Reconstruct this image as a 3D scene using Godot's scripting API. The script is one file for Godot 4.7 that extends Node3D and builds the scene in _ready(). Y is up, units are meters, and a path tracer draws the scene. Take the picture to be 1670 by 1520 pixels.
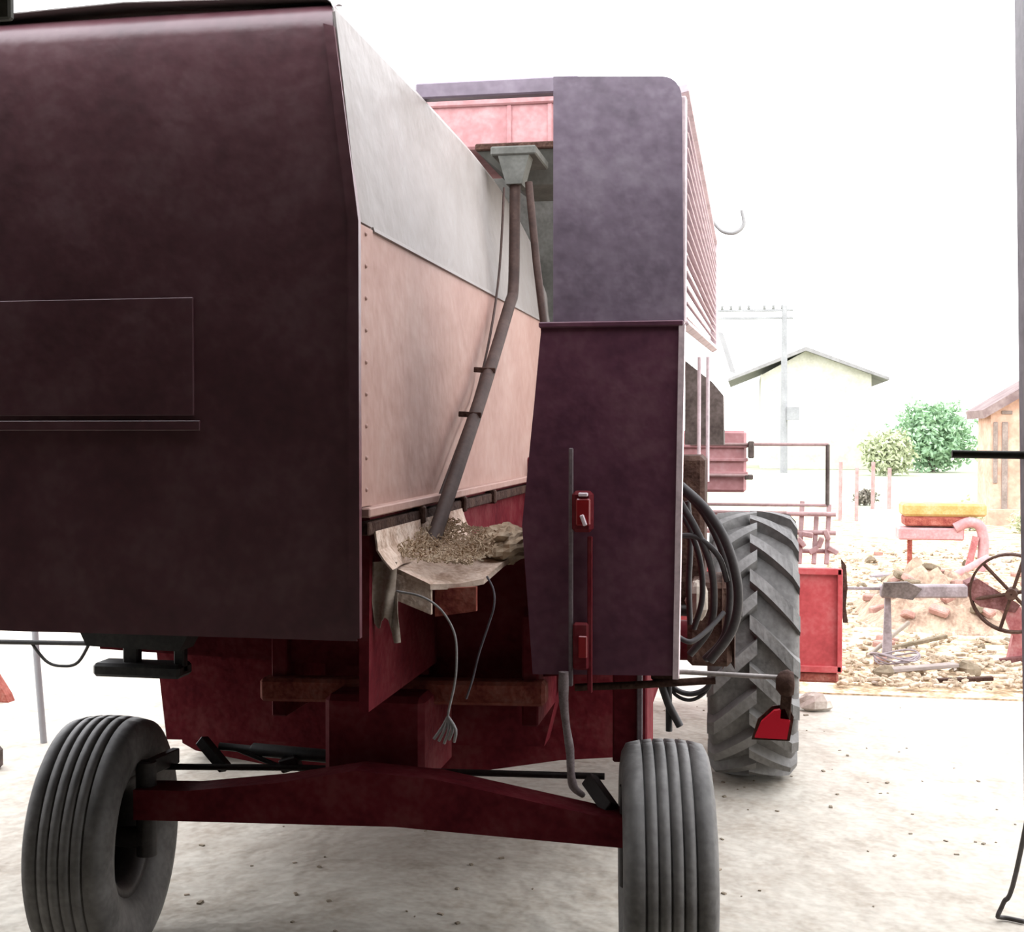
extends Node3D

# ---------------------------------------------------------------- helpers
var mats := {}
var used := {}
var rng := RandomNumberGenerator.new()

func begin() -> SurfaceTool:
	var st := SurfaceTool.new()
	st.begin(Mesh.PRIMITIVE_TRIANGLES)
	st.set_smooth_group(-1)
	return st

func tri(st: SurfaceTool, a: Vector3, b: Vector3, c: Vector3) -> void:
	st.add_vertex(a)
	st.add_vertex(c)
	st.add_vertex(b)

func quad(st: SurfaceTool, a: Vector3, b: Vector3, c: Vector3, d: Vector3) -> void:
	tri(st, a, b, c)
	tri(st, a, c, d)

# a face turned away from the point "inside"
func face(st: SurfaceTool, p: Array, inside: Vector3) -> void:
	var m := Vector3.ZERO
	for v in p:
		m += v
	m /= p.size()
	var a: Vector3 = p[0]
	var b: Vector3 = p[1]
	var c: Vector3 = p[2]
	var n := (b - a).cross(c - a)
	var q := p.duplicate()
	if n.dot(m - inside) < 0.0:
		q.reverse()
	for i in range(1, q.size() - 1):
		tri(st, q[0], q[i], q[i + 1])

# chamfered box
func add_box(st: SurfaceTool, c: Vector3, s: Vector3, basis := Basis(), ch := 0.006) -> void:
	st.set_smooth_group(-1)
	var h := s * 0.5
	var k: float = min(ch, min(h.x, min(h.y, h.z)) * 0.45)
	var ax := [Vector3(1, 0, 0), Vector3(0, 1, 0), Vector3(0, 0, 1)]
	var pt := func(sx, sy, sz, on):   # corner moved in along all axes but "on"
		var v := Vector3(sx * (h.x - (0.0 if on == 0 else k)), sy * (h.y - (0.0 if on == 1 else k)), sz * (h.z - (0.0 if on == 2 else k)))
		return c + basis * v
	for a in 3:
		for sg in [-1, 1]:
			var p := []
			for uv in [[-1, -1], [1, -1], [1, 1], [-1, 1]]:
				var q := [0, 0, 0]
				q[a] = sg
				q[(a + 1) % 3] = uv[0]
				q[(a + 2) % 3] = uv[1]
				p.append(pt.call(q[0], q[1], q[2], a))
			face(st, p, c)
	for a in 3:
		var b := (a + 1) % 3
		var d := (a + 2) % 3
		for sb in [-1, 1]:
			for sd in [-1, 1]:
				var q0 := [0, 0, 0]
				q0[a] = -1; q0[b] = sb; q0[d] = sd
				var q1 := q0.duplicate()
				q1[a] = 1
				face(st, [pt.call(q0[0], q0[1], q0[2], b), pt.call(q1[0], q1[1], q1[2], b), pt.call(q1[0], q1[1], q1[2], d), pt.call(q0[0], q0[1], q0[2], d)], c)
	for sx in [-1, 1]:
		for sy in [-1, 1]:
			for sz in [-1, 1]:
				face(st, [pt.call(sx, sy, sz, 0), pt.call(sx, sy, sz, 1), pt.call(sx, sy, sz, 2)], c)

# box between two corners
func add_span(st: SurfaceTool, a: Vector3, b: Vector3, ch := 0.006) -> void:
	add_box(st, (a + b) * 0.5, (b - a).abs(), Basis(), ch)

# a bar of rectangular section from a to b
func add_bar(st: SurfaceTool, a: Vector3, b: Vector3, w: float, t: float, ch := 0.003, up := Vector3(0, 0, 1)) -> void:
	var y := (b - a).normalized()
	var x := y.cross(up)
	if x.length() < 0.01:
		x = y.cross(Vector3(1, 0, 0))
	x = x.normalized()
	var z := x.cross(y)
	add_box(st, (a + b) * 0.5, Vector3(w, (b - a).length(), t), Basis(x, y, z), ch)

# polygon in x, y drawn out from z0 to z1
func add_prism(st: SurfaceTool, poly: Array, z0: float, z1: float, axis := 2) -> void:
	st.set_smooth_group(-1)
	var pv := PackedVector2Array()
	for p in poly:
		pv.append(p)
	if Geometry2D.is_polygon_clockwise(pv):
		pv.reverse()
	var at := func(p: Vector2, z: float):
		if axis == 0:
			return Vector3(z, p.y, -p.x)
		if axis == 1:
			return Vector3(p.x, z, -p.y)
		return Vector3(p.x, p.y, z)
	var lo: float = min(z0, z1)
	var hi: float = max(z0, z1)
	var idx := Geometry2D.triangulate_polygon(pv)
	for i in range(0, idx.size(), 3):
		var a := pv[idx[i]]
		var b := pv[idx[i + 1]]
		var c := pv[idx[i + 2]]
		if (b - a).cross(c - a) < 0.0:
			var t := b
			b = c
			c = t
		tri(st, at.call(a, hi), at.call(b, hi), at.call(c, hi))
		tri(st, at.call(a, lo), at.call(c, lo), at.call(b, lo))
	for i in pv.size():
		var a := pv[i]
		var b := pv[(i + 1) % pv.size()]
		quad(st, at.call(a, lo), at.call(b, lo), at.call(b, hi), at.call(a, hi))

func curve(pts: Array, sub := 6) -> Array:
	var out := []
	for i in pts.size() - 1:
		var p0: Vector3 = pts[max(i - 1, 0)]
		var p1: Vector3 = pts[i]
		var p2: Vector3 = pts[i + 1]
		var p3: Vector3 = pts[min(i + 2, pts.size() - 1)]
		for k in sub:
			out.append(p1.cubic_interpolate(p2, p0, p3, float(k) / sub))
	out.append(pts[-1])
	return out

# tube through points; r a number or one radius per point
func add_tube(st: SurfaceTool, pts: Array, r, sides := 8) -> void:
	st.set_smooth_group(1)
	var rings := []
	var up := Vector3(0.13, 0.97, 0.21).normalized()
	for i in pts.size():
		var a: Vector3 = pts[max(i - 1, 0)]
		var b: Vector3 = pts[min(i + 1, pts.size() - 1)]
		var t := (b - a).normalized()
		var x := up - t * up.dot(t)
		if x.length() < 0.05:
			x = Vector3(1, 0, 0) - t * t.x
		x = x.normalized()
		up = x
		var y := t.cross(x)
		var rr: float = r[i] if r is Array else r
		var ring := []
		for k in sides:
			var an := TAU * k / sides
			ring.append(pts[i] + (x * cos(an) + y * sin(an)) * rr)
		rings.append(ring)
	for i in rings.size() - 1:
		for k in sides:
			var l := (k + 1) % sides
			quad(st, rings[i][k], rings[i][l], rings[i + 1][l], rings[i + 1][k])
	st.set_smooth_group(-1)
	for e in [0, rings.size() - 1]:
		var inside: Vector3 = pts[1] if e == 0 else pts[rings.size() - 2]
		face(st, rings[e], inside)

# closed profile [Vector2(x, radius)] turned about the x axis
func add_lathe(st: SurfaceTool, prof: Array, seg: int, sharp := false, centre := Vector3.ZERO) -> void:
	var n := prof.size()
	var area := 0.0
	for i in n:
		var a: Vector2 = prof[i]
		var b: Vector2 = prof[(i + 1) % n]
		area += a.x * b.y - b.x * a.y
	for i in n:
		st.set_smooth_group(i + 2 if sharp else 1)
		var a: Vector2 = prof[i]
		var b: Vector2 = prof[(i + 1) % n]
		for k in seg:
			var t0 := TAU * k / seg
			var t1 := TAU * (k + 1) / seg
			var p := centre + Vector3(a.x, a.y * cos(t0), a.y * sin(t0))
			var q := centre + Vector3(b.x, b.y * cos(t0), b.y * sin(t0))
			var s := centre + Vector3(b.x, b.y * cos(t1), b.y * sin(t1))
			var u := centre + Vector3(a.x, a.y * cos(t1), a.y * sin(t1))
			if area > 0.0:
				quad(st, p, u, s, q)
			else:
				quad(st, p, q, s, u)
	st.set_smooth_group(-1)

# sheet of points [row][column], smooth, its front towards "out"
func add_sheet(st: SurfaceTool, g: Array, out: Vector3, smooth := true) -> void:
	st.set_smooth_group(1 if smooth else -1)
	var a: Vector3 = g[0][0]
	var b: Vector3 = g[0][-1]
	var c: Vector3 = g[-1][0]
	var flip := (b - a).cross(c - a).dot(out) < 0.0
	for i in g.size() - 1:
		for j in g[i].size() - 1:
			if flip:
				quad(st, g[i][j], g[i + 1][j], g[i + 1][j + 1], g[i][j + 1])
			else:
				quad(st, g[i][j], g[i][j + 1], g[i + 1][j + 1], g[i + 1][j])
	st.set_smooth_group(-1)

# a sheet with thickness t: the sheet, its back and its rim
func add_plate(st: SurfaceTool, g: Array, out: Vector3, t: float, smooth := true) -> void:
	var o := out.normalized() * t
	var back := []
	for row in g:
		var r := []
		for p in row:
			r.append(p - o)
		back.append(r)
	add_sheet(st, g, out, smooth)
	add_sheet(st, back, -out, smooth)
	var rim := []
	var rim2 := []
	var R := g.size() - 1
	var K: int = g[0].size() - 1
	for j in K:
		rim.append(g[0][j]); rim2.append(back[0][j])
	for i in R:
		rim.append(g[i][K]); rim2.append(back[i][K])
	for j in range(K, 0, -1):
		rim.append(g[R][j]); rim2.append(back[R][j])
	for i in range(R, 0, -1):
		rim.append(g[i][0]); rim2.append(back[i][0])
	var mid := Vector3.ZERO
	for p in rim:
		mid += p
	mid = mid / rim.size() - o * 0.5
	for i in rim.size():
		var l := (i + 1) % rim.size()
		if (rim[i] - rim[l]).length() > 1e-6:
			face(st, [rim[i], rim[l], rim2[l], rim2[i]], mid)

# lumpy stone of about size s
func stone_mesh(s: Vector3, seed_: int, rough := 0.28, lat := 5, lon := 8) -> ArrayMesh:
	var st := begin()
	var n := FastNoiseLite.new()
	n.seed = seed_
	n.frequency = 0.9
	var rows := []
	for i in lat + 1:
		var row := []
		for j in lon:
			var a := PI * i / lat
			var b := TAU * j / lon
			var d := Vector3(sin(a) * cos(b), cos(a), sin(a) * sin(b))
			var k := 1.0 + rough * 1.6 * n.get_noise_3dv(d * 1.4)
			row.append(d * s * 0.5 * k)
		rows.append(row)
	for i in lat:
		for j in lon:
			var l := (j + 1) % lon
			if i > 0:
				face(st, [rows[i][j], rows[i][l], rows[i + 1][l]], Vector3.ZERO)
			if i < lat - 1:
				face(st, [rows[i][j], rows[i + 1][l], rows[i + 1][j]], Vector3.ZERO)
	st.generate_normals()
	return st.commit()

func numbered(called: String) -> String:
	if not used.has(called):
		used[called] = 0
		return called
	used[called] += 1
	return "%s_%03d" % [called, used[called]]

func tag(o: Node, label: String, category: String, group := "", kind := "") -> void:
	if label: o.set_meta("label", label)
	if category: o.set_meta("category", category)
	if group: o.set_meta("group", group)
	if kind: o.set_meta("kind", kind)

func thing(called: String, at: Vector3, label: String, category: String, group := "") -> Node3D:
	var o := Node3D.new()
	o.name = numbered(called)
	add_child(o)
	o.position = at
	tag(o, label, category, group)
	return o

func done(st: SurfaceTool) -> ArrayMesh:
	st.generate_normals()
	return st.commit()

func inst(mesh: Mesh, called: String, m: Material, parent: Node3D, at := Vector3.ZERO) -> MeshInstance3D:
	var o := MeshInstance3D.new()
	o.name = numbered(called) if parent == self else called
	o.mesh = mesh
	o.material_override = m
	o.cast_shadow = GeometryInstance3D.SHADOW_CASTING_SETTING_ON
	parent.add_child(o, true)
	o.position = at
	return o

func part(st: SurfaceTool, called: String, m: Material, parent: Node3D, at := Vector3.ZERO) -> MeshInstance3D:
	return inst(done(st), called, m, parent, at)

func struct(st: SurfaceTool, called: String, m: Material, label: String, category: String) -> MeshInstance3D:
	var o := part(st, called, m, self)
	tag(o, label, category, "", "structure")
	return o

# colours are linear; a fine and a coarse noise mixed into three tones
func noise_image(seed_: int, f1: float, f2: float, cols: Array, contrast: float, size: int) -> Image:
	var a := FastNoiseLite.new()
	a.seed = seed_
	a.frequency = f1
	a.fractal_octaves = 5
	var b := FastNoiseLite.new()
	b.seed = seed_ + 77
	b.frequency = f2
	b.fractal_octaves = 3
	var da := a.get_seamless_image(size, size).get_data()
	var db := b.get_seamless_image(size, size).get_data()
	var lut := PackedByteArray()
	for i in 256:
		var v := clampf((i / 255.0 - 0.5) * contrast + 0.5, 0.0, 1.0)
		var c: Color = cols[0].lerp(cols[1], v * 2.0) if v < 0.5 else cols[1].lerp(cols[2], v * 2.0 - 1.0)
		c = c.linear_to_srgb()
		lut.append(int(clampf(c.r, 0, 1) * 255)); lut.append(int(clampf(c.g, 0, 1) * 255)); lut.append(int(clampf(c.b, 0, 1) * 255))
	var out := PackedByteArray()
	out.resize(size * size * 3)
	for i in size * size:
		var v := int(da[i] * 0.6 + db[i] * 0.4)
		out[i * 3] = lut[v * 3]
		out[i * 3 + 1] = lut[v * 3 + 1]
		out[i * 3 + 2] = lut[v * 3 + 2]
	return Image.create_from_data(size, size, false, Image.FORMAT_RGB8, out)

func bump_image(seed_: int, f: float, strength: float) -> ImageTexture:
	var a := FastNoiseLite.new()
	a.seed = seed_
	a.frequency = f
	a.fractal_octaves = 4
	var im := a.get_seamless_image(256, 256)
	im.convert(Image.FORMAT_RGBA8)
	im.bump_map_to_normal_map(strength)
	return ImageTexture.create_from_image(im)

func mat(key: String, cols: Array, scale := 1.0, rough := 0.7, metal := 0.0, spec := 0.5, bump := 0.0, contrast := 1.6, f1 := 0.012, f2 := 0.07, size := 256) -> StandardMaterial3D:
	var m := StandardMaterial3D.new()
	m.albedo_texture = ImageTexture.create_from_image(noise_image(key.hash() % 10000, f1, f2, cols, contrast, size))
	m.uv1_triplanar = true
	m.uv1_world_triplanar = true
	m.uv1_scale = Vector3.ONE * scale
	m.roughness = rough
	m.metallic = metal
	m.metallic_specular = spec
	if bump > 0.0:
		m.normal_enabled = true
		m.normal_texture = bump_image(key.hash() % 9000 + 5, f2 * 0.7, 6.0)
		m.normal_scale = bump
	mats[key] = m
	return m

func col(r: float, g: float, b: float) -> Color:
	return Color(r, g, b)

# ---------------------------------------------------------------- the combine
var C: Node3D

func cpart(st: SurfaceTool, called: String, m: Material) -> MeshInstance3D:
	return part(st, called, m, C, -C.position)

func cgroup(called: String, at := Vector3.ZERO) -> Node3D:
	var o := Node3D.new()
	o.name = called
	C.add_child(o, true)
	o.position = at - C.position
	return o

func tyre_profile(w: float, r: float, rin: float, grooves: int) -> Array:
	var p := []
	var h := w * 0.5
	# inner bead, sidewall, shoulder
	p.append(Vector2(-h * 0.62, rin))
	p.append(Vector2(-h * 0.82, rin + (r - rin) * 0.18))
	p.append(Vector2(-h * 0.99, rin + (r - rin) * 0.45))
	p.append(Vector2(-h, rin + (r - rin) * 0.62))
	p.append(Vector2(-h * 0.96, rin + (r - rin) * 0.8))
	p.append(Vector2(-h * 0.86, rin + (r - rin) * 0.925))
	var n := grooves + 1
	for i in n:
		var a := -0.78 + 1.56 * i / n
		var b := -0.78 + 1.56 * (i + 1) / n
		var crown := func(u: float): return r - (r - rin) * 0.055 * u * u / 0.6
		p.append(Vector2(h * (a + 0.02), crown.call(a)))
		p.append(Vector2(h * (b - 0.035), crown.call(b)))
		if i < n - 1:
			p.append(Vector2(h * (b - 0.02), crown.call(b) - 0.017))
			p.append(Vector2(h * (b + 0.005), crown.call(b) - 0.017))
	p.append(Vector2(h * 0.86, rin + (r - rin) * 0.925))
	p.append(Vector2(h * 0.96, rin + (r - rin) * 0.8))
	p.append(Vector2(h, rin + (r - rin) * 0.62))
	p.append(Vector2(h * 0.99, rin + (r - rin) * 0.45))
	p.append(Vector2(h * 0.82, rin + (r - rin) * 0.18))
	p.append(Vector2(h * 0.62, rin))
	return p

func rim_mesh(w: float, rin: float, side: float) -> ArrayMesh:
	var st := begin()
	var h := w * 0.5
	# barrel
	add_lathe(st, [Vector2(-h * 0.66, rin + 0.012), Vector2(-h * 0.6, rin + 0.012), Vector2(-h * 0.4, rin - 0.02), Vector2(h * 0.4, rin - 0.02), Vector2(h * 0.6, rin + 0.012), Vector2(h * 0.66, rin + 0.012), Vector2(h * 0.6, rin - 0.02), Vector2(h * 0.4, rin - 0.045), Vector2(-h * 0.4, rin - 0.045), Vector2(-h * 0.6, rin - 0.02)], 40)
	# dished disc
	var d := side * h * 0.2
	add_lathe(st, [Vector2(d, rin - 0.03), Vector2(d + side * 0.03, rin * 0.62), Vector2(d + side * 0.035, 0.03), Vector2(d + side * 0.025, 0.03), Vector2(d + side * 0.02, rin * 0.6), Vector2(d - side * 0.01, rin - 0.03)], 40)
	return done(st)

func hub_mesh(r: float, l: float, side: float) -> ArrayMesh:
	var st := begin()
	add_lathe(st, [Vector2(0, 0.002), Vector2(0, r), Vector2(side * l * 0.7, r), Vector2(side * l, r * 0.6), Vector2(side * l, 0.002)], 20, true)
	for k in 6:
		var a := TAU * k / 6
		add_lathe(st, [Vector2(0, 0.001), Vector2(0, 0.012), Vector2(side * l * 0.45, 0.012), Vector2(side * l * 0.45, 0.001)], 6, true, Vector3(0, cos(a) * r * 1.35, sin(a) * r * 1.35))
	return done(st)

func rear_wheel(x: float, side: float) -> void:
	var w := cgroup("rear_wheel", Vector3(x, 0.42, -4.2))
	var st := begin()
	add_lathe(st, tyre_profile(0.29, 0.42, 0.205, 5), 64)
	w.rotation.y = deg_to_rad(7.0)
	part(st, "tyre", mats.rear_rubber, w)
	inst(rim_mesh(0.29, 0.205, side), "rim", mats.grease, w)
	inst(hub_mesh(0.06, 0.09, side), "hub", mats.grease, w, Vector3(side * 0.05, 0, 0))

var lug_meshes := {}

func lug_mesh(side: float) -> ArrayMesh:
	var st := begin()
	var n := 7
	var rows := []
	for i in n + 1:
		var s := float(i) / n
		var x := side * (-0.018 + s * 0.246)
		var run := 0.30 * s + 0.05 * s * s
		var u := x / 0.225
		var R: float = 0.672 - 0.02 * u * u - (0.035 if i == n else 0.0)
		var w := 0.070 + 0.012 * s
		var row := []
		for q in [[-1.0, -0.02], [-0.72, 0.04], [0.72, 0.04], [1.0, -0.02]]:
			var th: float = run + q[0] * w
			var r: float = R + q[1]
			row.append(Vector3(x, r * cos(th), r * sin(th)))
		rows.append(row)
	for i in n:
		var mid := Vector3.ZERO
		for p in rows[i] + rows[i + 1]:
			mid += p / 8.0
		for k in 4:
			var l := (k + 1) % 4
			face(st, [rows[i][k], rows[i][l], rows[i + 1][l], rows[i + 1][k]], mid)
	face(st, rows[0], rows[1][0].lerp(rows[1][2], 0.5))
	face(st, rows[n], rows[n - 1][0].lerp(rows[n - 1][2], 0.5))
	return done(st)

func front_wheel(x: float, side: float) -> void:
	var w := cgroup("front_wheel", Vector3(x, 0.71, -7.1))
	var st := begin()
	add_lathe(st, tyre_profile(0.455, 0.672, 0.39, 0), 72)
	part(st, "tyre", mats.front_rubber, w)
	inst(rim_mesh(0.455, 0.39, side), "rim", mats.red_paint, w)
	inst(hub_mesh(0.12, 0.1, side), "hub", mats.red_paint, w, Vector3(side * 0.05, 0, 0))
	for s in [-1.0, 1.0]:
		if not lug_meshes.has(s):
			lug_meshes[s] = lug_mesh(s)
		for k in 18:
			var o := inst(lug_meshes[s], "tread_lug", mats.front_lug, w)
			o.rotation.x = TAU * (k + (0.5 if s > 0 else 0.0)) / 18 + 0.05

func dent(x: float, y: float, n: FastNoiseLite, amp: float) -> float:
	return n.get_noise_2d(x * 100.0, y * 100.0) * amp

func build_combine() -> void:
	C = thing("combine_harvester", Vector3(-1.5, 0, -6.0), "big old red combine harvester parked with its rear to the shed door", "combine harvester")
	var dn := FastNoiseLite.new()
	dn.seed = 41
	dn.frequency = 0.016
	dn.fractal_octaves = 3

	# ---- straw hood: the tall tapered box over the rear axle
	var hood := cgroup("straw_hood")
	var xt := -1.192       # top edge of the side
	var xb := -1.120       # crease and below
	var tops := [[-3.62, 3.085], [-4.6, 3.08], [-5.5, 3.065], [-6.1, 3.035], [-6.7, 2.97], [-7.3, 2.86], [-7.8, 2.70], [-8.15, 2.53]]
	var top_at := func(z: float):
		for i in tops.size() - 1:
			if z <= tops[i][0] and z >= tops[i + 1][0]:
				return lerpf(tops[i][1], tops[i + 1][1], (z - tops[i][0]) / (tops[i + 1][0] - tops[i][0]))
		return tops[-1][1]
	# upper side sheet, leaning in
	var g := []
	for i in 15:
		var row := []
		for j in 61:
			var z := -3.62 - 4.5 * j / 60.0
			var t := i / 14.0
			var ty: float = top_at.call(z)
			var d := dent(z, t * 0.65, dn, 0.018) * sin(PI * t) * clampf(j / 4.0, 0, 1)
			row.append(Vector3(lerpf(xb, xt, t) + d, lerpf(2.462, ty, t), z))
		g.append(row)
	var st := begin()
	add_plate(st, g, Vector3(1, 0.1, 0), 0.004)
	part(st, "upper_side_panel", mats.hood_pale, hood)
	# rounded shoulder and roof sheet
	g = []
	var shoulder := [Vector2(xt, 0.0), Vector2(xt - 0.008, 0.018), Vector2(xt - 0.024, 0.031), Vector2(xt - 0.05, 0.036), Vector2(-1.85, 0.055), Vector2(-2.45, 0.036), Vector2(-2.49, 0.018), Vector2(-2.50, 0.0)]
	for p in shoulder:
		var row := []
		for j in 31:
			var z := -3.62 - 4.5 * j / 30.0
			row.append(Vector3(p.x, top_at.call(z) + p.y, z))
		g.append(row)
	st = begin()
	add_plate(st, g, Vector3(0, 1, 0), 0.004)
	part(st, "roof_panel", mats.hood_pale, hood)
	# lower side sheet
	g = []
	for i in 13:
		var row := []
		for j in 61:
			var z := -3.62 - 4.5 * j / 60.0
			var t := i / 12.0
			var d := dent(z, t + 3.0, dn, 0.011) * sin(PI * t) * clampf(j / 4.0, 0, 1)
			row.append(Vector3(xb + d, lerpf(1.628, 2.456, t), z))
		g.append(row)
	st = begin()
	add_plate(st, g, Vector3(1, 0, 0), 0.004)
	part(st, "lower_side_panel", mats.hood_pink, hood)
	# folded crease lip between the two sheets
	st = begin()
	add_prism(st, [Vector2(xb - 0.004, 2.452), Vector2(xb + 0.010, 2.455), Vector2(xb + 0.006, 2.468), Vector2(xb - 0.008, 2.470)], -3.76, -8.1)
	part(st, "crease_lip", mats.hood_pale, hood)
	# corner strip behind the rear edge
	st = begin()
	add_prism(st, [Vector2(3.60, 1.632), Vector2(3.735, 1.632), Vector2(3.735, 2.455), Vector2(3.60, 2.455)], xb + 0.001, xb + 0.011, 0)
	part(st, "corner_strip", mats.hood_pink, hood)
	st = begin()
	var cs := []
	for k in 2:
		var row := []
		for t in [0.0, 0.35, 0.7, 0.97]:
			row.append(Vector3(lerpf(xb, xt, t) + 0.010, lerpf(2.462, 3.085, t), -3.60 if k == 0 else lerpf(-3.735, -3.655, t)))
		cs.append(row)
	add_plate(st, cs, Vector3(1, 0.1, 0), 0.009, false)
	part(st, "corner_strip", mats.hood_pale, hood)
	# rivets down the strip
	var rm := SphereMesh.new()
	rm.radius = 0.007
	rm.height = 0.014
	rm.radial_segments = 8
	rm.rings = 4
	for k in 9:
		inst(rm, "rivet", mats.hood_pink, hood, Vector3(xb + 0.011, 1.68 + k * 0.094, -3.66))
	# rear sheet with a rounded top edge
	g = []
	for i in 28:
		var row := []
		for j in 25:
			var u := j / 24.0
			var y := 1.24
			var z := -3.6
			if i <= 20:
				y = lerpf(1.24, 3.02, i / 20.0)
			else:
				var a := (i - 20) / 7.0 * PI * 0.5
				y = 3.02 + sin(a) * 0.098
				z = -3.6 - (1.0 - cos(a)) * 0.11
			var t := clampf((y - 2.46) / 0.62, 0, 1)
			var xr := lerpf(xb, xt, t)
			var x := lerpf(xr, -2.5, u)
			z += dent(x * 1.3, y * 1.3, dn, 0.006) * (1.0 if i < 20 else 0.0)
			row.append(Vector3(x, y, z))
		g.append(row)
	st = begin()
	add_plate(st, g, Vector3(0, 0, 1), 0.004)
	part(st, "rear_panel", mats.maroon_rear, hood)
	st = begin()
	add_prism(st, [Vector2(xb + 0.012, 1.25), Vector2(xb + 0.012, 2.46), Vector2(xt + 0.012, 3.02), Vector2(xt - 0.02, 3.03), Vector2(xb - 0.02, 2.46), Vector2(xb - 0.02, 1.25)], -3.612, -3.588)
	part(st, "rear_corner_bead", mats.maroon_rear, hood)
	# far side sheet
	st = begin()
	add_prism(st, [Vector2(-2.5, 1.24), Vector2(-2.49, 1.24), Vector2(-2.49, 3.08), Vector2(-2.5, 3.08)], -3.62, -7.2)
	part(st, "far_side_panel", mats.maroon_rear, hood)
	# hatch on the rear sheet
	st = begin()
	add_span(st, Vector3(-2.48, 1.90, -3.601), Vector3(-1.62, 2.25, -3.592), 0.004)
	part(st, "hatch", mats.maroon_rear, hood)
	st = begin()
	add_span(st, Vector3(-2.49, 1.855, -3.60), Vector3(-1.60, 1.885, -3.59), 0.008)
	part(st, "hatch_sill", mats.maroon_rear, hood)

	# ---- sill rails under the pale side
	var sill := cgroup("sill")
	st = begin()
	add_span(st, Vector3(-1.13, 1.600, -3.62), Vector3(-1.085, 1.628, -6.56), 0.004)
	part(st, "upper_rail", mats.hood_pink, sill)
	st = begin()
	add_span(st, Vector3(-1.13, 1.545, -3.64), Vector3(-1.095, 1.585, -6.56), 0.004)
	part(st, "lower_rail", mats.rust_brown, sill)
	st = begin()
	add_prism(st, [Vector2(-1.16, 1.0), Vector2(-1.13, 1.0), Vector2(-1.125, 1.63), Vector2(-1.16, 1.63)], -3.75, -6.56)
	part(st, "skirt", mats.maroon, sill)
	for z in [-4.25, -4.9, -5.5]:
		st = begin()
		add_box(st, Vector3(-1.10, 1.57, z), Vector3(0.045, 0.06, 0.03))
		part(st, "rail_clip", mats.rust_brown, sill)

	# ---- ledge below the sill where chaff has settled
	st = begin()
	var le := []
	var rows := [
		[Vector3(-1.15, 1.455, -3.86), Vector3(-1.05, 1.425, -3.83), Vector3(-0.955, 1.385, -3.82), Vector3(-0.88, 1.382, -3.88), Vector3(-0.815, 1.39, -3.95)],
		[Vector3(-1.15, 1.47, -4.05), Vector3(-1.05, 1.45, -4.05), Vector3(-0.95, 1.425, -4.06), Vector3(-0.86, 1.42, -4.08), Vector3(-0.78, 1.43, -4.10)],
		[Vector3(-1.15, 1.47, -4.30), Vector3(-1.05, 1.455, -4.30), Vector3(-0.93, 1.445, -4.30), Vector3(-0.83, 1.45, -4.30), Vector3(-0.74, 1.46, -4.32)],
		[Vector3(-1.15, 1.48, -4.62), Vector3(-1.05, 1.465, -4.62), Vector3(-0.91, 1.46, -4.62), Vector3(-0.80, 1.47, -4.62), Vector3(-0.70, 1.48, -4.62)]]
	for r in rows:
		le.append(r)
	add_plate(st, le, Vector3(0, 1, 0.2), 0.018, false)
	cpart(st, "chaff_ledge", mats.ledge)
	st = begin()
	add_prism(st, [Vector2(-1.13, 1.44), Vector2(-0.955, 1.37), Vector2(-0.955, 1.29), Vector2(-1.06, 1.33), Vector2(-1.13, 1.36)], -3.83, -3.85)
	cpart(st, "ledge_apron", mats.ledge)
	st = begin()
	add_prism(st, [Vector2(-0.95, 1.365), Vector2(-0.82, 1.375), Vector2(-0.82, 1.30), Vector2(-0.95, 1.28)], -3.86, -3.88)
	cpart(st, "ledge_apron", mats.rust_red)

	g = []
	for i in 5:
		var row := []
		for j in 21:
			var z := -3.70 - 1.2 * j / 20.0
			var t := i / 4.0
			row.append(Vector3(-1.092 + 0.045 * t * t + dent(z * 2.0, t, dn, 0.02) * t, lerpf(1.555, 1.44, t), z))
		g.append(row)
	st = begin()
	add_plate(st, g, Vector3(1, 0.3, 0), 0.006, false)
	cpart(st, "dusty_skirt", mats.ledge)
	# ---- pole: braced pipe from the tank to the ledge
	var pipe := cgroup("drain_pipe")
	st = begin()
	add_tube(st, curve([Vector3(-1.055, 3.12, -5.84), Vector3(-1.055, 2.75, -5.82), Vector3(-1.05, 2.50, -5.76), Vector3(-1.05, 2.40, -5.64), Vector3(-1.05, 2.0, -5.06), Vector3(-1.05, 1.47, -4.22)], 5), 0.026, 12)
	part(st, "pipe", mats.pipe_brown, pipe)
	for q in [0.32, 0.52]:
		var p := Vector3(-1.05, 2.40, -5.64).lerp(Vector3(-1.05, 1.47, -4.22), q)
		st = begin()
		add_bar(st, p + Vector3(-0.06, 0.005, 0), p + Vector3(0.03, 0.0, 0), 0.022, 0.010)
		part(st, "clamp", mats.rust_brown, pipe)
	st = begin()
	add_tube(st, [Vector3(-0.99, 2.99, -5.82), Vector3(-0.95, 2.62, -5.80), Vector3(-0.905, 2.28, -5.78)], 0.018, 8)
	part(st, "stay_rod", mats.pipe_brown, pipe)
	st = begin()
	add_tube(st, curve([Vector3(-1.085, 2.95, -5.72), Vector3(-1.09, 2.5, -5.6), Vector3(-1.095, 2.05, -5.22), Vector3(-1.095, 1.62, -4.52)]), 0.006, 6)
	part(st, "pipe_shadow_line", mats.pipe_brown, pipe)  # thin dark tube standing in for the pipe shadow on the hood

	# ---- grain tank above the hood front
	var tank := cgroup("grain_tank")
	st = begin()
	add_span(st, Vector3(-2.45, 3.235, -6.95), Vector3(-0.42, 3.455, -6.20), 0.012)
	part(st, "tank_wall", mats.faded_pink, tank)
	st = begin()
	add_span(st, Vector3(-2.47, 3.44, -6.97), Vector3(-0.40, 3.475, -6.18), 0.01)
	part(st, "tank_rim", mats.faded_pink, tank)
	st = begin()
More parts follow.
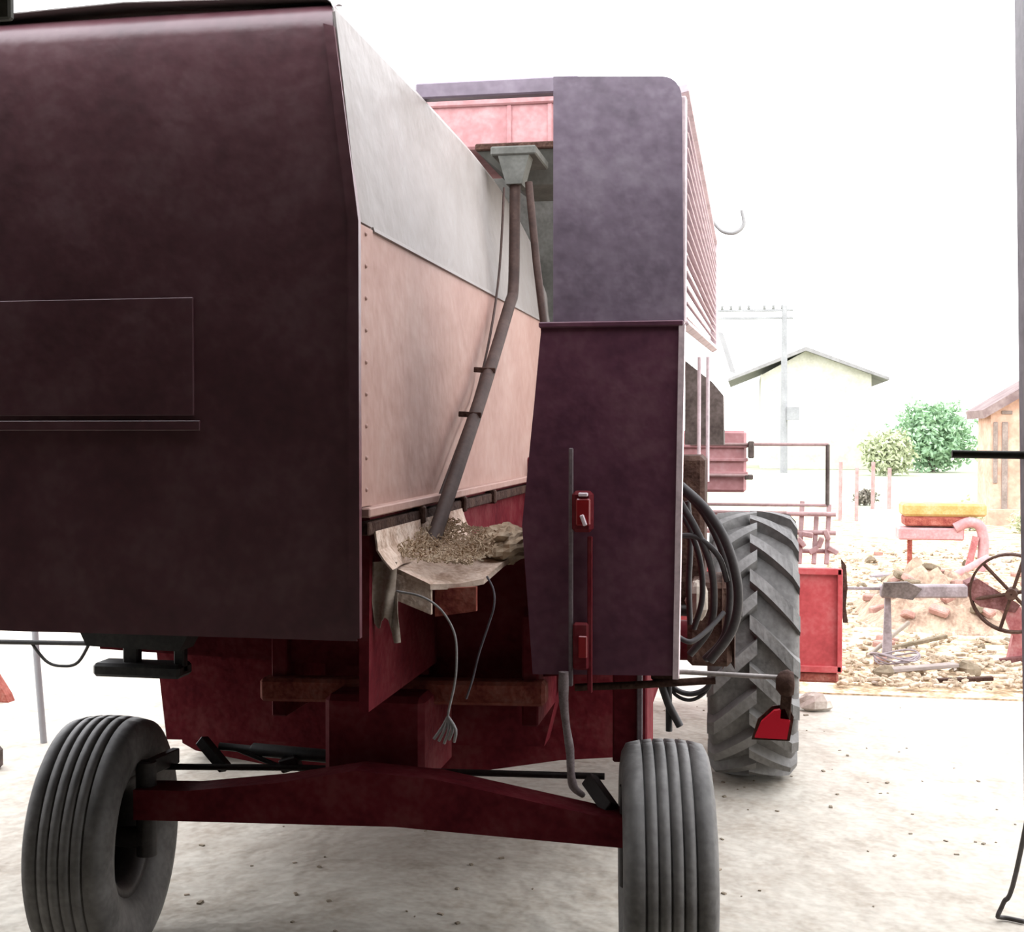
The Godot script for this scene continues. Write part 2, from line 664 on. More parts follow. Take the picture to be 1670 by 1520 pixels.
	add_span(st, Vector3(-1.30, 3.205, -6.9), Vector3(-0.42, 3.238, -6.10), 0.006)
	part(st, "tank_lip", mats.rust_brown, tank)
	st = begin()
	var hp := [Vector3(-1.30, 3.21, -6.12), Vector3(-0.55, 3.21, -6.12), Vector3(-0.55, 3.21, -6.85), Vector3(-1.30, 3.21, -6.85)]
	var lp := [Vector3(-1.12, 3.06, -6.25), Vector3(-0.62, 3.06, -6.25), Vector3(-0.62, 3.06, -6.7), Vector3(-1.12, 3.06, -6.7)]
	var hc := Vector3(-0.9, 3.13, -6.45)
	for k in 4:
		var l := (k + 1) % 4
		face(st, [hp[k], hp[l], lp[l], lp[k]], hc)
	face(st, lp, hc)
	part(st, "hopper", mats.grey_green, tank)
	st = begin()
	add_prism(st, [Vector2(-1.13, 3.12), Vector2(-0.98, 3.12), Vector2(-1.02, 2.98), Vector2(-1.09, 2.98)], -5.79, -5.90)
	part(st, "pipe_funnel", mats.grey_green, tank)
	st = begin()
	add_span(st, Vector3(-1.16, 3.11, -6.15), Vector3(-0.95, 3.15, -5.78))
	part(st, "funnel_plate", mats.grey_green, tank)
	# weld seams on the tank wall
	for x in [-1.15, -0.95]:
		st = begin()
		add_span(st, Vector3(x - 0.012, 3.25, -6.21), Vector3(x + 0.012, 3.44, -6.19), 0.004)
		part(st, "tank_seam", mats.faded_pink, tank)

	# ---- engine housing: upper box with louvred flank
	var eng := cgroup("engine_housing")
	st = begin()
	var rp := [Vector2(-0.625, 2.195), Vector2(-0.204, 2.195), Vector2(-0.212, 2.90)]
	for k in 7:
		var a := k / 6.0 * PI * 0.5
		rp.append(Vector2(-0.275 + cos(a) * 0.062, 2.915 + sin(a) * 0.068))
	rp.append(Vector2(-0.625, 3.0))
	add_prism(st, rp, -4.15, -4.19)
	part(st, "rear_panel", mats.slate_paint, eng)
	st = begin()
	add_prism(st, [Vector2(-0.62, 2.2), Vector2(-0.25, 2.2), Vector2(-0.25, 2.92), Vector2(-0.62, 2.96)], -4.19, -4.45)
	part(st, "inner_shell", mats.slate_paint, eng)
	st = begin()
	add_span(st, Vector3(-1.24, 3.105, -4.80), Vector3(-0.62, 3.165, -4.74), 0.006)
	part(st, "cross_beam", mats.slate_paint, eng)
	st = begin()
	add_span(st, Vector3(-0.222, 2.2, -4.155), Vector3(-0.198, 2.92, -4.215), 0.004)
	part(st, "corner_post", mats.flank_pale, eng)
	# frame of the louvred flank: it stands out a little towards the front
	var fx := func(z: float): return -0.208 + (-4.2 - z) / 1.8 * 0.05
	st = begin()
	add_bar(st, Vector3(fx.call(-4.2), 2.955, -4.2), Vector3(fx.call(-6.0), 2.72, -6.0), 0.03, 0.03)
	part(st, "flank_frame", mats.flank_pale, eng)
	st = begin()
	add_bar(st, Vector3(fx.call(-4.2), 2.205, -4.2), Vector3(fx.call(-6.0), 2.235, -6.0), 0.03, 0.03)
	part(st, "flank_frame", mats.flank_pale, eng)
	st = begin()
	add_bar(st, Vector3(fx.call(-6.0), 2.235, -6.0), Vector3(fx.call(-6.0), 2.72, -6.0), 0.03, 0.03)
	part(st, "flank_frame", mats.flank_pale, eng)
	for k in 14:
		var t := (k + 0.6) / 14.4
		var y0 := lerpf(2.215, 2.93, t)
		var y1 := lerpf(2.24, 2.70, t)
		st = begin()
		var a0 := Vector3(fx.call(-4.22) - 0.012, y0, -4.22)
		var a1 := Vector3(fx.call(-5.98) - 0.012, y1, -5.98)
		var o := Vector3(0.026, -0.022, 0)
		var e := Vector3(0, 0.004, 0)
		add_plate(st, [[a0, a1], [a0 + o, a1 + o]], Vector3(0.6, 0.8, 0), 0.004, false)
		part(st, "louvre", mats.flank_pale, eng)

	# ---- elevator housing: lower box
	var ele := cgroup("elevator_housing")
	st = begin()
	add_prism(st, [Vector2(-0.652, 2.192), Vector2(-0.205, 2.192), Vector2(-0.222, 1.08), Vector2(-0.68, 1.07), Vector2(-0.715, 1.55), Vector2(-0.675, 1.95)], -4.08, -4.12)
	part(st, "rear_panel", mats.plum_paint, ele)
	st = begin()
	add_prism(st, [Vector2(-0.65, 2.18), Vector2(-0.26, 2.18), Vector2(-0.27, 1.1), Vector2(-0.67, 1.09), Vector2(-0.70, 1.55)], -4.12, -4.40)
	part(st, "shell", mats.plum_paint, ele)
	st = begin()
	add_prism(st, [Vector2(-0.66, 2.15), Vector2(-0.36, 2.15), Vector2(-0.36, 1.1), Vector2(-0.68, 1.1)], -4.40, -4.85)
	part(st, "shell", mats.maroon, ele)
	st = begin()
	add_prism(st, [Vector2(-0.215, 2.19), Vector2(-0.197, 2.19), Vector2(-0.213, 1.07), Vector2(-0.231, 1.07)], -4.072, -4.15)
	part(st, "lit_edge_angle", mats.flank_pale, ele)  # pale strip; light caught along this corner is put into its colour
	st = begin()
	add_span(st, Vector3(-0.66, 2.183, -4.07), Vector3(-0.20, 2.202, -4.16), 0.004)
	part(st, "top_lip", mats.plum_paint, ele)

	# ---- light bracket on the elevator housing
	var lb := cgroup("tail_light_bracket")
	st = begin()
	add_span(st, Vector3(-0.560, 1.04, -4.066), Vector3(-0.546, 1.80, -4.05), 0.003)
	part(st, "upright", mats.bracket_grey, lb)
	st = begin()
	add_span(st, Vector3(-0.50, 1.02, -4.066), Vector3(-0.484, 1.52, -4.05), 0.003)
	part(st, "upright", mats.maroon, lb)
	st = begin()
	add_box(st, Vector3(-0.512, 1.60, -4.035), Vector3(0.066, 0.13, 0.05), Basis(), 0.012)
	part(st, "lamp_body", mats.maroon, lb)
	st = begin()
	add_box(st, Vector3(-0.507, 1.60, -4.006), Vector3(0.046, 0.085, 0.02), Basis(), 0.009)
	tag(part(st, "red_lens", mats.red_lens, lb), "red lens of the tail light", "")
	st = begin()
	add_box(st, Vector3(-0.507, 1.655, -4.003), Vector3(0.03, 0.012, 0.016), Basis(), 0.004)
	part(st, "lens_highlight", mats.lens_highlight, lb)  # white chip standing in for a highlight on the red lamp
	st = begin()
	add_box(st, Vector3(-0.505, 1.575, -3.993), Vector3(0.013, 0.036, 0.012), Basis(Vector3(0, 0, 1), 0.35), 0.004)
	part(st, "lens_highlight", mats.lens_highlight, lb)  # tilted white sliver, a second painted highlight
	st = begin()
	add_box(st, Vector3(-0.52, 1.17, -4.055), Vector3(0.05, 0.15, 0.03), Basis(), 0.01)
	part(st, "reflector_backing", mats.maroon, lb)
	st = begin()
	add_box(st, Vector3(-0.512, 1.17, -4.037), Vector3(0.028, 0.07, 0.012), Basis(), 0.006)
	tag(part(st, "reflector", mats.red_lens, lb), "small red reflector below the tail light", "")

	# ---- under-body
	var body := cgroup("under_body")
	st = begin()
	add_prism(st, [Vector2(-2.42, 1.35), Vector2(-2.36, 0.53), Vector2(-2.30, 0.50), Vector2(-1.68, 0.41), Vector2(-1.15, 0.455), Vector2(-0.74, 0.53), Vector2(-0.44, 0.56), Vector2(-0.40, 1.05), Vector2(-0.66, 1.35)], -5.1, -6.9)
	part(st, "sieve_box", mats.maroon, body)
	st = begin()
	add_prism(st, [Vector2(-2.44, 1.02), Vector2(-1.16, 0.98), Vector2(-1.16, 1.60), Vector2(-2.46, 1.60)], -4.55, -5.2)
	part(st, "rear_wall", mats.maroon, body)
	st = begin()
	add_prism(st, [Vector2(-1.16, 0.92), Vector2(-0.50, 0.98), Vector2(-0.68, 1.40), Vector2(-1.16, 1.45)], -4.62, -5.2)
	part(st, "rear_wall", mats.maroon, body)
	st = begin()
	add_prism(st, [Vector2(-2.36, 0.58), Vector2(-0.78, 0.62), Vector2(-0.66, 1.1), Vector2(-2.42, 1.1)], -4.95, -5.15)
	part(st, "straw_apron", mats.maroon, body)
	st = begin()
	add_span(st, Vector3(-1.14, 0.95, -6.62), Vector3(-0.34, 1.72, -6.55), 0.01)
	part(st, "gap_blocker", mats.maroon, body)  # plate added to block the bright gap behind the hood side
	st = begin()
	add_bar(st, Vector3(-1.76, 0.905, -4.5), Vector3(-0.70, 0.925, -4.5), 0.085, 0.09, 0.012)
	part(st, "cross_member", mats.rust_red, body)  # redder than its neighbours; light bounced off the ground is in the colour
	for x in [-1.70, -0.76]:
		st = begin()
		add_span(st, Vector3(x - 0.03, 0.80, -4.95), Vector3(x + 0.03, 1.2, -4.5))
		part(st, "frame_leg", mats.maroon, body)
	# hanging bits below the hood on the far side
	st = begin()
	add_span(st, Vector3(-2.36, 0.955, -4.46), Vector3(-2.02, 1.005, -4.34), 0.02)
	part(st, "lamp_board", mats.dark_steel, body)
	st = begin()
	add_span(st, Vector3(-2.26, 0.97, -4.42), Vector3(-2.20, 1.32, -4.38))
	part(st, "board_hanger", mats.dark_steel, body)
	st = begin()
	add_span(st, Vector3(-2.06, 0.97, -4.42), Vector3(-2.02, 1.32, -4.38))
	part(st, "board_hanger", mats.dark_steel, body)
	st = begin()
	add_prism(st, [Vector2(-2.44, 1.24), Vector2(-2.36, 1.075), Vector2(-2.0, 1.065), Vector2(-1.9, 1.24)], -4.42, -4.3)
	part(st, "hood_gusset", mats.dark_steel, body)
	st = begin()
	add_tube(st, [Vector3(-3.2, 0.953, -5.0), Vector3(-2.40, 0.965, -5.0)], 0.011, 8)
	part(st, "drive_shaft", mats.dark_steel, body)
	st = begin()
	add_tube(st, curve([Vector3(-3.0, 0.96, -5.0), Vector3(-2.93, 0.88, -5.0), Vector3(-2.86, 0.86, -5.0), Vector3(-2.78, 0.88, -5.0), Vector3(-2.70, 1.0, -4.98)]), 0.007, 6)
	part(st, "slack_chain", mats.dark_steel, body)

	# ---- rear axle
	var ax := cgroup("rear_axle")
	st = begin()
	add_prism(st, [Vector2(-2.10, 0.500), Vector2(-1.16, 0.528), Vector2(-0.36, 0.500), Vector2(-0.36, 0.598), Vector2(-0.49, 0.603), Vector2(-1.02, 0.695), Vector2(-1.30, 0.71), Vector2(-1.58, 0.655), Vector2(-1.90, 0.612), Vector2(-2.10, 0.605)], -4.14, -4.27)
	part(st, "beam", mats.maroon, ax)
	st = begin()
	add_span(st, Vector3(-1.46, 0.60, -4.75), Vector3(-1.10, 0.93, -4.30), 0.02)
	part(st, "pivot_bracket", mats.maroon, ax)
	for x in [-2.08, -0.375]:
		st = begin()
		add_tube(st, [Vector3(x, 0.36, -4.2), Vector3(x, 0.69, -4.2)], 0.036, 14)
		part(st, "kingpin", mats.grease, ax)
		var sd := -1.0 if x < -1.0 else 1.0
		st = begin()
		add_tube(st, [Vector3(x, 0.42, -4.2), Vector3(x + sd * 0.20, 0.42, -4.2)], [0.04, 0.03], 14)
		part(st, "spindle", mats.grease, ax)
		st = begin()
		add_bar(st, Vector3(x, 0.665, -4.2), Vector3(x - sd * 0.02, 0.665, -4.40), 0.055, 0.03)
		part(st, "steering_arm", mats.grease, ax)
	st = begin()
	add_tube(st, [Vector3(-2.12, 0.635, -4.34), Vector3(-1.62, 0.645, -4.38), Vector3(-0.48, 0.668, -4.38)], 0.012, 8)
	part(st, "track_rod", mats.grease, ax)
	st = begin()
	add_tube(st, [Vector3(-1.90, 0.70, -4.42), Vector3(-1.78, 0.694, -4.42), Vector3(-1.77, 0.694, -4.42), Vector3(-1.45, 0.68, -4.42)], [0.014, 0.014, 0.024, 0.024], 12)
	part(st, "steering_ram", mats.dark_steel, ax)
	st = begin()
	add_bar(st, Vector3(-1.97, 0.72, -4.42), Vector3(-1.86, 0.63, -4.38), 0.04, 0.04)
	part(st, "ram_bracket", mats.grease, ax)
	st = begin()
	add_bar(st, Vector3(-1.84, 0.695, -4.42), Vector3(-1.62, 0.635, -4.38), 0.016, 0.016)
	part(st, "ram_link", mats.grease, ax)
	st = begin()
	add_box(st, Vector3(-1.62, 0.655, -4.40), Vector3(0.07, 0.05, 0.05), Basis(Vector3(0, 0, 1), 0.3))
	part(st, "ram_joint", mats.grease, ax)
	st = begin()
	add_bar(st, Vector3(-0.53, 0.66, -4.36), Vector3(-0.44, 0.60, -4.22), 0.05, 0.04)
	part(st, "rod_end", mats.grease, ax)
	rear_wheel(-2.235, -1.0)
	rear_wheel(-0.262, 1.0)
	front_wheel(-2.90, -1.0)
	front_wheel(0.03, 1.0)
	st = begin()
	add_tube(st, [Vector3(-2.95, 0.71, -7.1), Vector3(-0.1, 0.71, -7.1)], 0.11, 16)
	cpart(st, "front_axle", mats.maroon)

	# ---- hydraulic hoses looping out beside the elevator housing
	var hp0 := [
		[Vector3(-0.23, 1.665, -4.5), Vector3(-0.14, 1.58, -4.5), Vector3(-0.07, 1.46, -4.52), Vector3(-0.032, 1.30, -4.55), Vector3(-0.05, 1.16, -4.58), Vector3(-0.13, 1.04, -4.6)],
		[Vector3(-0.23, 1.65, -4.6), Vector3(-0.15, 1.56, -4.6), Vector3(-0.085, 1.42, -4.62), Vector3(-0.06, 1.28, -4.64), Vector3(-0.08, 1.12, -4.66), Vector3(-0.15, 1.03, -4.68)],
		[Vector3(-0.24, 1.62, -4.5), Vector3(-0.18, 1.52, -4.5), Vector3(-0.13, 1.40, -4.52), Vector3(-0.115, 1.28, -4.55), Vector3(-0.13, 1.16, -4.58), Vector3(-0.2, 1.06, -4.6)],
		[Vector3(-0.24, 1.57, -4.62), Vector3(-0.20, 1.50, -4.62), Vector3(-0.165, 1.38, -4.64), Vector3(-0.16, 1.25, -4.66), Vector3(-0.19, 1.14, -4.68)],
		[Vector3(-0.24, 1.49, -4.5), Vector3(-0.17, 1.485, -4.5), Vector3(-0.10, 1.42, -4.52), Vector3(-0.07, 1.33, -4.55)],
		[Vector3(-0.215, 1.60, -4.72), Vector3(-0.205, 1.45, -4.72), Vector3(-0.21, 1.3, -4.72), Vector3(-0.205, 1.15, -4.72)],
		[Vector3(-0.24, 1.15, -4.45), Vector3(-0.19, 1.13, -4.45), Vector3(-0.13, 1.17, -4.5), Vector3(-0.08, 1.22, -4.55)]]
	var hr := [0.017, 0.014, 0.013, 0.011, 0.01, 0.011, 0.009]
	for k in hp0.size():
		st = begin()
		add_tube(st, curve(hp0[k], 8), hr[k], 10)
		cpart(st, "hydraulic_hose", mats.black_hose)
	# drive gear behind the hoses
	var gear := cgroup("side_drive")
	st = begin()
	add_span(st, Vector3(-0.24, 0.90, -5.7), Vector3(-0.06, 1.24, -5.25), 0.02)
	part(st, "gear_case", mats.rust_brown, gear)
	st = begin()
	add_lathe(st, [Vector2(-0.10, 0.05), Vector2(-0.10, 0.24), Vector2(-0.075, 0.20), Vector2(-0.05, 0.24), Vector2(-0.05, 0.05)], 28, true, Vector3(0, 1.10, -5.45))
	part(st, "belt_pulley", mats.rust_brown, gear)
	st = begin()
	add_tube(st, [Vector3(-0.36, 1.10, -5.45), Vector3(-0.02, 1.10, -5.45)], 0.025, 10)
	part(st, "shaft", mats.grease, gear)
	st = begin()
	add_span(st, Vector3(-0.38, 1.1, -5.9), Vector3(-0.18, 1.75, -5.5), 0.02)
	part(st, "upper_case", mats.rust_brown, gear)
	st = begin()
	var bag := stone_mesh(Vector3(0.085, 0.15, 0.10), 12, 0.2, 8, 12)
	inst(bag, "oil_can", mats.cream, gear, Vector3(-0.185, 1.22, -4.85))
	# lamp arm sticking out past the rear corner
	var arm := cgroup("lamp_arm")
	st = begin()
	add_tube(st, [Vector3(-0.42, 1.072, -4.15), Vector3(-0.2, 1.080, -4.15), Vector3(0.14, 1.072, -4.15)], 0.0085, 8)
	part(st, "rod", mats.arm_grey, arm)
	st = begin()
	add_tube(st, [Vector3(-0.55, 1.02, -4.14), Vector3(-0.35, 1.035, -4.14), Vector3(-0.1, 1.055, -4.16)], 0.013, 8)
	part(st, "rod", mats.rust_brown, arm)
	st = begin()
	add_lathe(st, [Vector2(-0.025, 0.002), Vector2(-0.025, 0.02), Vector2(-0.01, 0.038), Vector2(0.012, 0.044), Vector2(0.03, 0.036), Vector2(0.035, 0.002)], 20, false, Vector3(0.115, 1.055, -4.15))
	part(st, "clamp_knob", mats.rust_brown, arm)
	st = begin()
	add_bar(st, Vector3(0.125, 1.04, -4.15), Vector3(0.118, 0.94, -4.15), 0.034, 0.02)
	part(st, "hanger", mats.rust_brown, arm)
	st = begin()
	add_prism(st, [Vector2(0.025, 0.880), Vector2(0.125, 0.878), Vector2(0.135, 0.935), Vector2(0.118, 0.975), Vector2(0.085, 0.968), Vector2(0.045, 0.93)], -4.14, -4.165)
	tag(part(st, "reflector", mats.red_plastic, arm), "bright red reflector hanging from the lamp arm", "")
	st = begin()
	add_prism(st, [Vector2(0.015, 0.868), Vector2(0.135, 0.868), Vector2(0.147, 0.945), Vector2(0.128, 0.985), Vector2(0.080, 0.978), Vector2(0.035, 0.935)], -4.165, -4.175)
	part(st, "reflector_backing", mats.rust_brown, arm)
	# cut hose ends and a loop under the corner
	st = begin()
	add_tube(st, [Vector3(-0.250, 1.06, -4.18), Vector3(-0.248, 0.88, -4.18)], 0.011, 8)
	part(st, "cut_hose", mats.black_hose, arm)
	st = begin()
	add_tube(st, [Vector3(-0.285, 1.07, -4.17), Vector3(-0.25, 0.97, -4.17), Vector3(-0.212, 0.90, -4.17)], 0.013, 8)
	part(st, "cut_hose", mats.black_hose, arm)
	for k in 2:
		st = begin()
		add_tube(st, curve([Vector3(-0.26, 1.06 - k * 0.01, -4.2), Vector3(-0.23, 1.015 - k * 0.018, -4.2), Vector3(-0.18, 1.0 - k * 0.02, -4.2), Vector3(-0.13, 1.02 - k * 0.01, -4.2), Vector3(-0.10, 1.07, -4.2)]), 0.009 - k * 0.003, 8)
		part(st, "hose_loop", mats.black_hose, arm)
	st = begin()
	add_box(st, Vector3(-0.26, 1.075, -4.17), Vector3(0.09, 0.05, 0.05))
	part(st, "clamp_block", mats.rust_brown, arm)
	# lower corner frame
	st = begin()
	add_span(st, Vector3(-0.46, 0.70, -4.75), Vector3(-0.34, 1.12, -4.45))
	cpart(st, "corner_bracket", mats.maroon)
	st = begin()
	add_span(st, Vector3(-0.375, 0.62, -4.48), Vector3(-0.355, 1.07, -4.44), 0.003)
	cpart(st, "corner_stay", mats.bracket_grey)

	# ---- cab, steps and rails ahead of the front axle
	var cab := cgroup("cab")
	st = begin()
	add_span(st, Vector3(-2.2, 1.6, -8.7), Vector3(-0.45, 3.52, -7.35), 0.05)
	part(st, "cab_shell", mats.grey_green, cab)
	st = begin()
	add_span(st, Vector3(-1.0, 1.50, -8.2), Vector3(-0.01, 1.86, -7.62), 0.015)
	part(st, "platform_box", mats.faded_pink, cab)
	for y in [1.60, 1.68, 1.76]:
		st = begin()
		add_span(st, Vector3(-0.40, y, -7.63), Vector3(0.0, y + 0.02, -7.60), 0.004)
		part(st, "platform_rib", mats.faded_pink, cab)
	st = begin()
	add_prism(st, [Vector2(-0.30, 2.195), Vector2(-0.17, 2.09), Vector2(-0.12, 2.03), Vector2(-0.115, 1.79), Vector2(-0.30, 1.79)], -6.25, -6.6)
	part(st, "step_box", mats.taupe, cab)
	for x in [-0.225, -0.185]:
		st = begin()
		add_tube(st, [Vector3(x, 1.62, -6.05), Vector3(x, 2.2, -6.05)], 0.009, 8)
		part(st, "grab_rail", mats.flank_pale, cab)
	st = begin()
	add_tube(st, curve([Vector3(-0.20, 3.05, -7.45), Vector3(-0.15, 2.99, -7.42), Vector3(-0.08, 2.975, -7.40), Vector3(-0.03, 3.02, -7.40), Vector3(-0.04, 3.10, -7.40)]), 0.012, 8)
	part(st, "mirror_arm", mats.white_metal, cab)
	st = begin()
	add_plate(st, [[Vector3(-0.165, 2.39, -7.0), Vector3(-0.135, 2.385, -7.02)], [Vector3(-0.095, 2.17, -7.0), Vector3(-0.065, 2.165, -7.02)]], Vector3(0, 0, 1), 0.02, false)
	part(st, "mirror", mats.white_metal, cab)
	var rail := cgroup("platform_rail")
	for q in [[Vector3(-0.33, 1.78, -7.6), Vector3(0.455, 1.78, -7.6)], [Vector3(-0.33, 1.43, -7.6), Vector3(0.455, 1.43, -7.6)], [Vector3(-0.33, 1.385, -7.6), Vector3(0.22, 1.385, -7.6)], [Vector3(-0.3, 1.60, -7.6), Vector3(0.0, 1.60, -7.58)]]:
		st = begin()
		add_tube(st, q, 0.0095, 8)
		part(st, "rail", mats.rail_pink, rail)
	st = begin()
	add_tube(st, [Vector3(0.45, 1.78, -7.6), Vector3(0.45, 1.43, -7.6)], 0.012, 8)
	part(st, "rail_post", mats.taupe, rail)
	st = begin()
	add_span(st, Vector3(-0.02, 1.575, -7.61), Vector3(0.03, 1.605, -7.57))
	part(st, "rail_catch", mats.taupe, rail)
	st = begin()
	add_span(st, Vector3(0.0, 1.70, -7.62), Vector3(0.035, 1.80, -7.57))
	part(st, "rail_catch", mats.taupe, rail)

	# ---- cutting header
	var head := cgroup("header")
	st = begin()
	add_span(st, Vector3(-3.55, 0.40, -9.0), Vector3(0.25, 1.0, -8.25), 0.03)
	part(st, "trough", mats.red_paint, head)
	st = begin()
	add_span(st, Vector3(0.24, 0.36, -8.30), Vector3(0.575, 1.0, -8.22), 0.01)
	part(st, "end_panel", mats.red_paint, head)
	for q in [[Vector3(0.25, 0.985, -8.21), Vector3(0.575, 0.985, -8.21)], [Vector3(0.25, 0.375, -8.21), Vector3(0.575, 0.375, -8.21)]]:
		st = begin()
		add_bar(st, q[0], q[1], 0.04, 0.04)
		part(st, "panel_frame", mats.red_paint, head)
	st = begin()
	add_bar(st, Vector3(0.565, 0.36, -8.21), Vector3(0.565, 1.0, -8.21), 0.03, 0.04)
	part(st, "panel_frame", mats.red_paint, head)
	st = begin()
	add_span(st, Vector3(0.25, 0.29, -8.28), Vector3(0.56, 0.35, -8.20), 0.02)
	part(st, "skid", mats.rust_red, head)
	st = begin()
	add_plate(st, [[Vector3(0.575, 1.06, -8.26), Vector3(0.605, 1.02, -8.26)], [Vector3(0.585, 0.9, -8.26), Vector3(0.615, 0.88, -8.26)], [Vector3(0.575, 0.8, -8.26), Vector3(0.605, 0.76, -8.26)], [Vector3(0.59, 0.66, -8.26), Vector3(0.62, 0.66, -8.26)]], Vector3(0, 0, 1), 0.03, false)
	part(st, "chain_guard", mats.rust_brown, head)
	for q in [[0.33, 1.0, 1.40], [0.42, 1.0, 1.30], [0.50, 1.0, 1.38]]:
		st = begin()
		add_bar(st, Vector3(q[0], q[1], -8.5), Vector3(q[0] + 0.02, q[2], -8.6), 0.03, 0.03)
		part(st, "reel_arm", mats.rail_pink, head)
	for y in [1.10, 1.22, 1.34]:
		st = begin()
		add_tube(st, [Vector3(-3.4, y, -8.55), Vector3(0.56, y - 0.02, -8.55)], 0.016, 8)
		part(st, "reel_bar", mats.rail_pink, head)
	for k in 7:
		st = begin()
		add_box(st, Vector3(0.30 + k * 0.04, 1.09 + 0.05 * (k % 3), -8.5), Vector3(0.035, 0.07, 0.03), Basis(Vector3(0, 0, 1), k * 0.7))
		part(st, "reel_tine_clip", mats.rail_pink, head)

# ---------------------------------------------------------------- setting
var apron: MeshInstance3D
var dirt: MeshInstance3D

func build_setting() -> void:
	var st := begin()
	add_span(st, Vector3(-7.0, -0.2, -3.0), Vector3(4.2, 0.0, 6.2), 0.0)
	struct(st, "floor", mats.concrete, "dusty concrete floor inside the shed", "floor")
	st = begin()
	add_span(st, Vector3(-70, -0.3, -9.35), Vector3(70, 0.0, -3.0), 0.0)
	apron = struct(st, "ground", mats.concrete, "pale dusty concrete apron around the combine harvester", "ground")
	st = begin()
	add_span(st, Vector3(-70, -0.3, -32.2), Vector3(0.3, 0.0, -9.35), 0.0)
	struct(st, "ground", mats.concrete, "pale bare yard past the far side of the combine", "ground")
	# the dirt yard beyond the apron, slightly uneven
	var n := FastNoiseLite.new()
	n.seed = 8
	n.frequency = 0.35
	var g := []
	for i in 41:
		var row := []
		for j in 61:
			var x := 0.3 + 30.0 * j / 60.0
			var z := -9.3 - 23.0 * i / 40.0
			var y := 0.012 + (n.get_noise_2d(x, z) * 0.05 + 0.03) * clampf(i / 3.0, 0, 1)
			row.append(Vector3(x, y, z))
		g.append(row)
	st = begin()
	add_plate(st, g, Vector3(0, 1, 0), 0.3)
	dirt = struct(st, "dirt_ground", mats.dirt, "brown littered dirt yard beyond the concrete apron", "ground")
	st = begin()
	add_span(st, Vector3(-150, -0.3, -260), Vector3(150, 0.004, -32.2), 0.0)
	struct(st, "field", mats.field, "pale green open field stretching behind the scrap heap", "field")
	# shed shell
	st = begin()
	add_span(st, Vector3(-7.2, 0, -3.1), Vector3(-7.0, 3.22, 6.2), 0.0)
	struct(st, "wall_left", mats.shed_wall, "plastered side wall of the shed beyond the doorway", "wall")
	st = begin()
	add_span(st, Vector3(4.0, 0, -3.1), Vector3(4.2, 3.22, 6.2), 0.0)
	struct(st, "wall_right", mats.shed_wall, "plastered side wall of the shed next to the door post", "wall")
	st = begin()
	add_span(st, Vector3(-7.0, 0, 6.0), Vector3(4.0, 3.22, 6.2), 0.0)
	struct(st, "wall_back", mats.shed_wall, "plastered end wall at the inner end of the shed", "wall")
	st = begin()
	add_span(st, Vector3(0.74, 0, -3.1), Vector3(4.0, 3.22, -2.9), 0.0)
	struct(st, "wall_front", mats.shed_wall, "shed front wall beside the door post with the bolt", "wall")
	st = begin()
	add_span(st, Vector3(-7.0, 0, -3.1), Vector3(-4.1, 3.22, -2.9), 0.0)
	struct(st, "wall_front", mats.shed_wall, "shed front wall past the far side of the combine", "wall")
	st = begin()
	add_span(st, Vector3(-4.1, 3.13, -3.1), Vector3(0.74, 3.22, -2.9), 0.0)
	struct(st, "lintel", mats.shed_wall, "heavy lintel over the wide shed doorway", "lintel")
	st = begin()
	add_span(st, Vector3(-7.3, 3.22, -3.30), Vector3(4.3, 3.29, 6.3), 0.0)  # front overhang added to shade the rear of the combine
	struct(st, "ceiling", mats.shed_wall, "flat ceiling slab of the shed", "ceiling")
	# door post, very slightly out of plumb, with its slide bolt
	st = begin()
	add_prism(st, [Vector2(0.656, 0.0), Vector2(0.590, 3.13), Vector2(0.76, 3.13), Vector2(0.76, 0.0)], -3.14, -2.88)
	var post := struct(st, "trim_1", mats.post_mauve, "painted steel door post with a slide bolt sticking out", "door post")
	st = begin()
	add_tube(st, [Vector3(0.462, 1.800, -3.1), Vector3(0.68, 1.797, -3.1)], 0.0095, 10)
	part(st, "slide_bolt", mats.bolt_olive, post)
	st = begin()
	add_prism(st, [Vector2(-4.12, 0.0), Vector2(-4.12, 3.13), Vector2(-4.0, 3.13), Vector2(-4.0, 0.0)], -3.14, -2.88)
	struct(st, "trim_2", mats.post_mauve, "painted steel door post past the combine's far side", "door post")

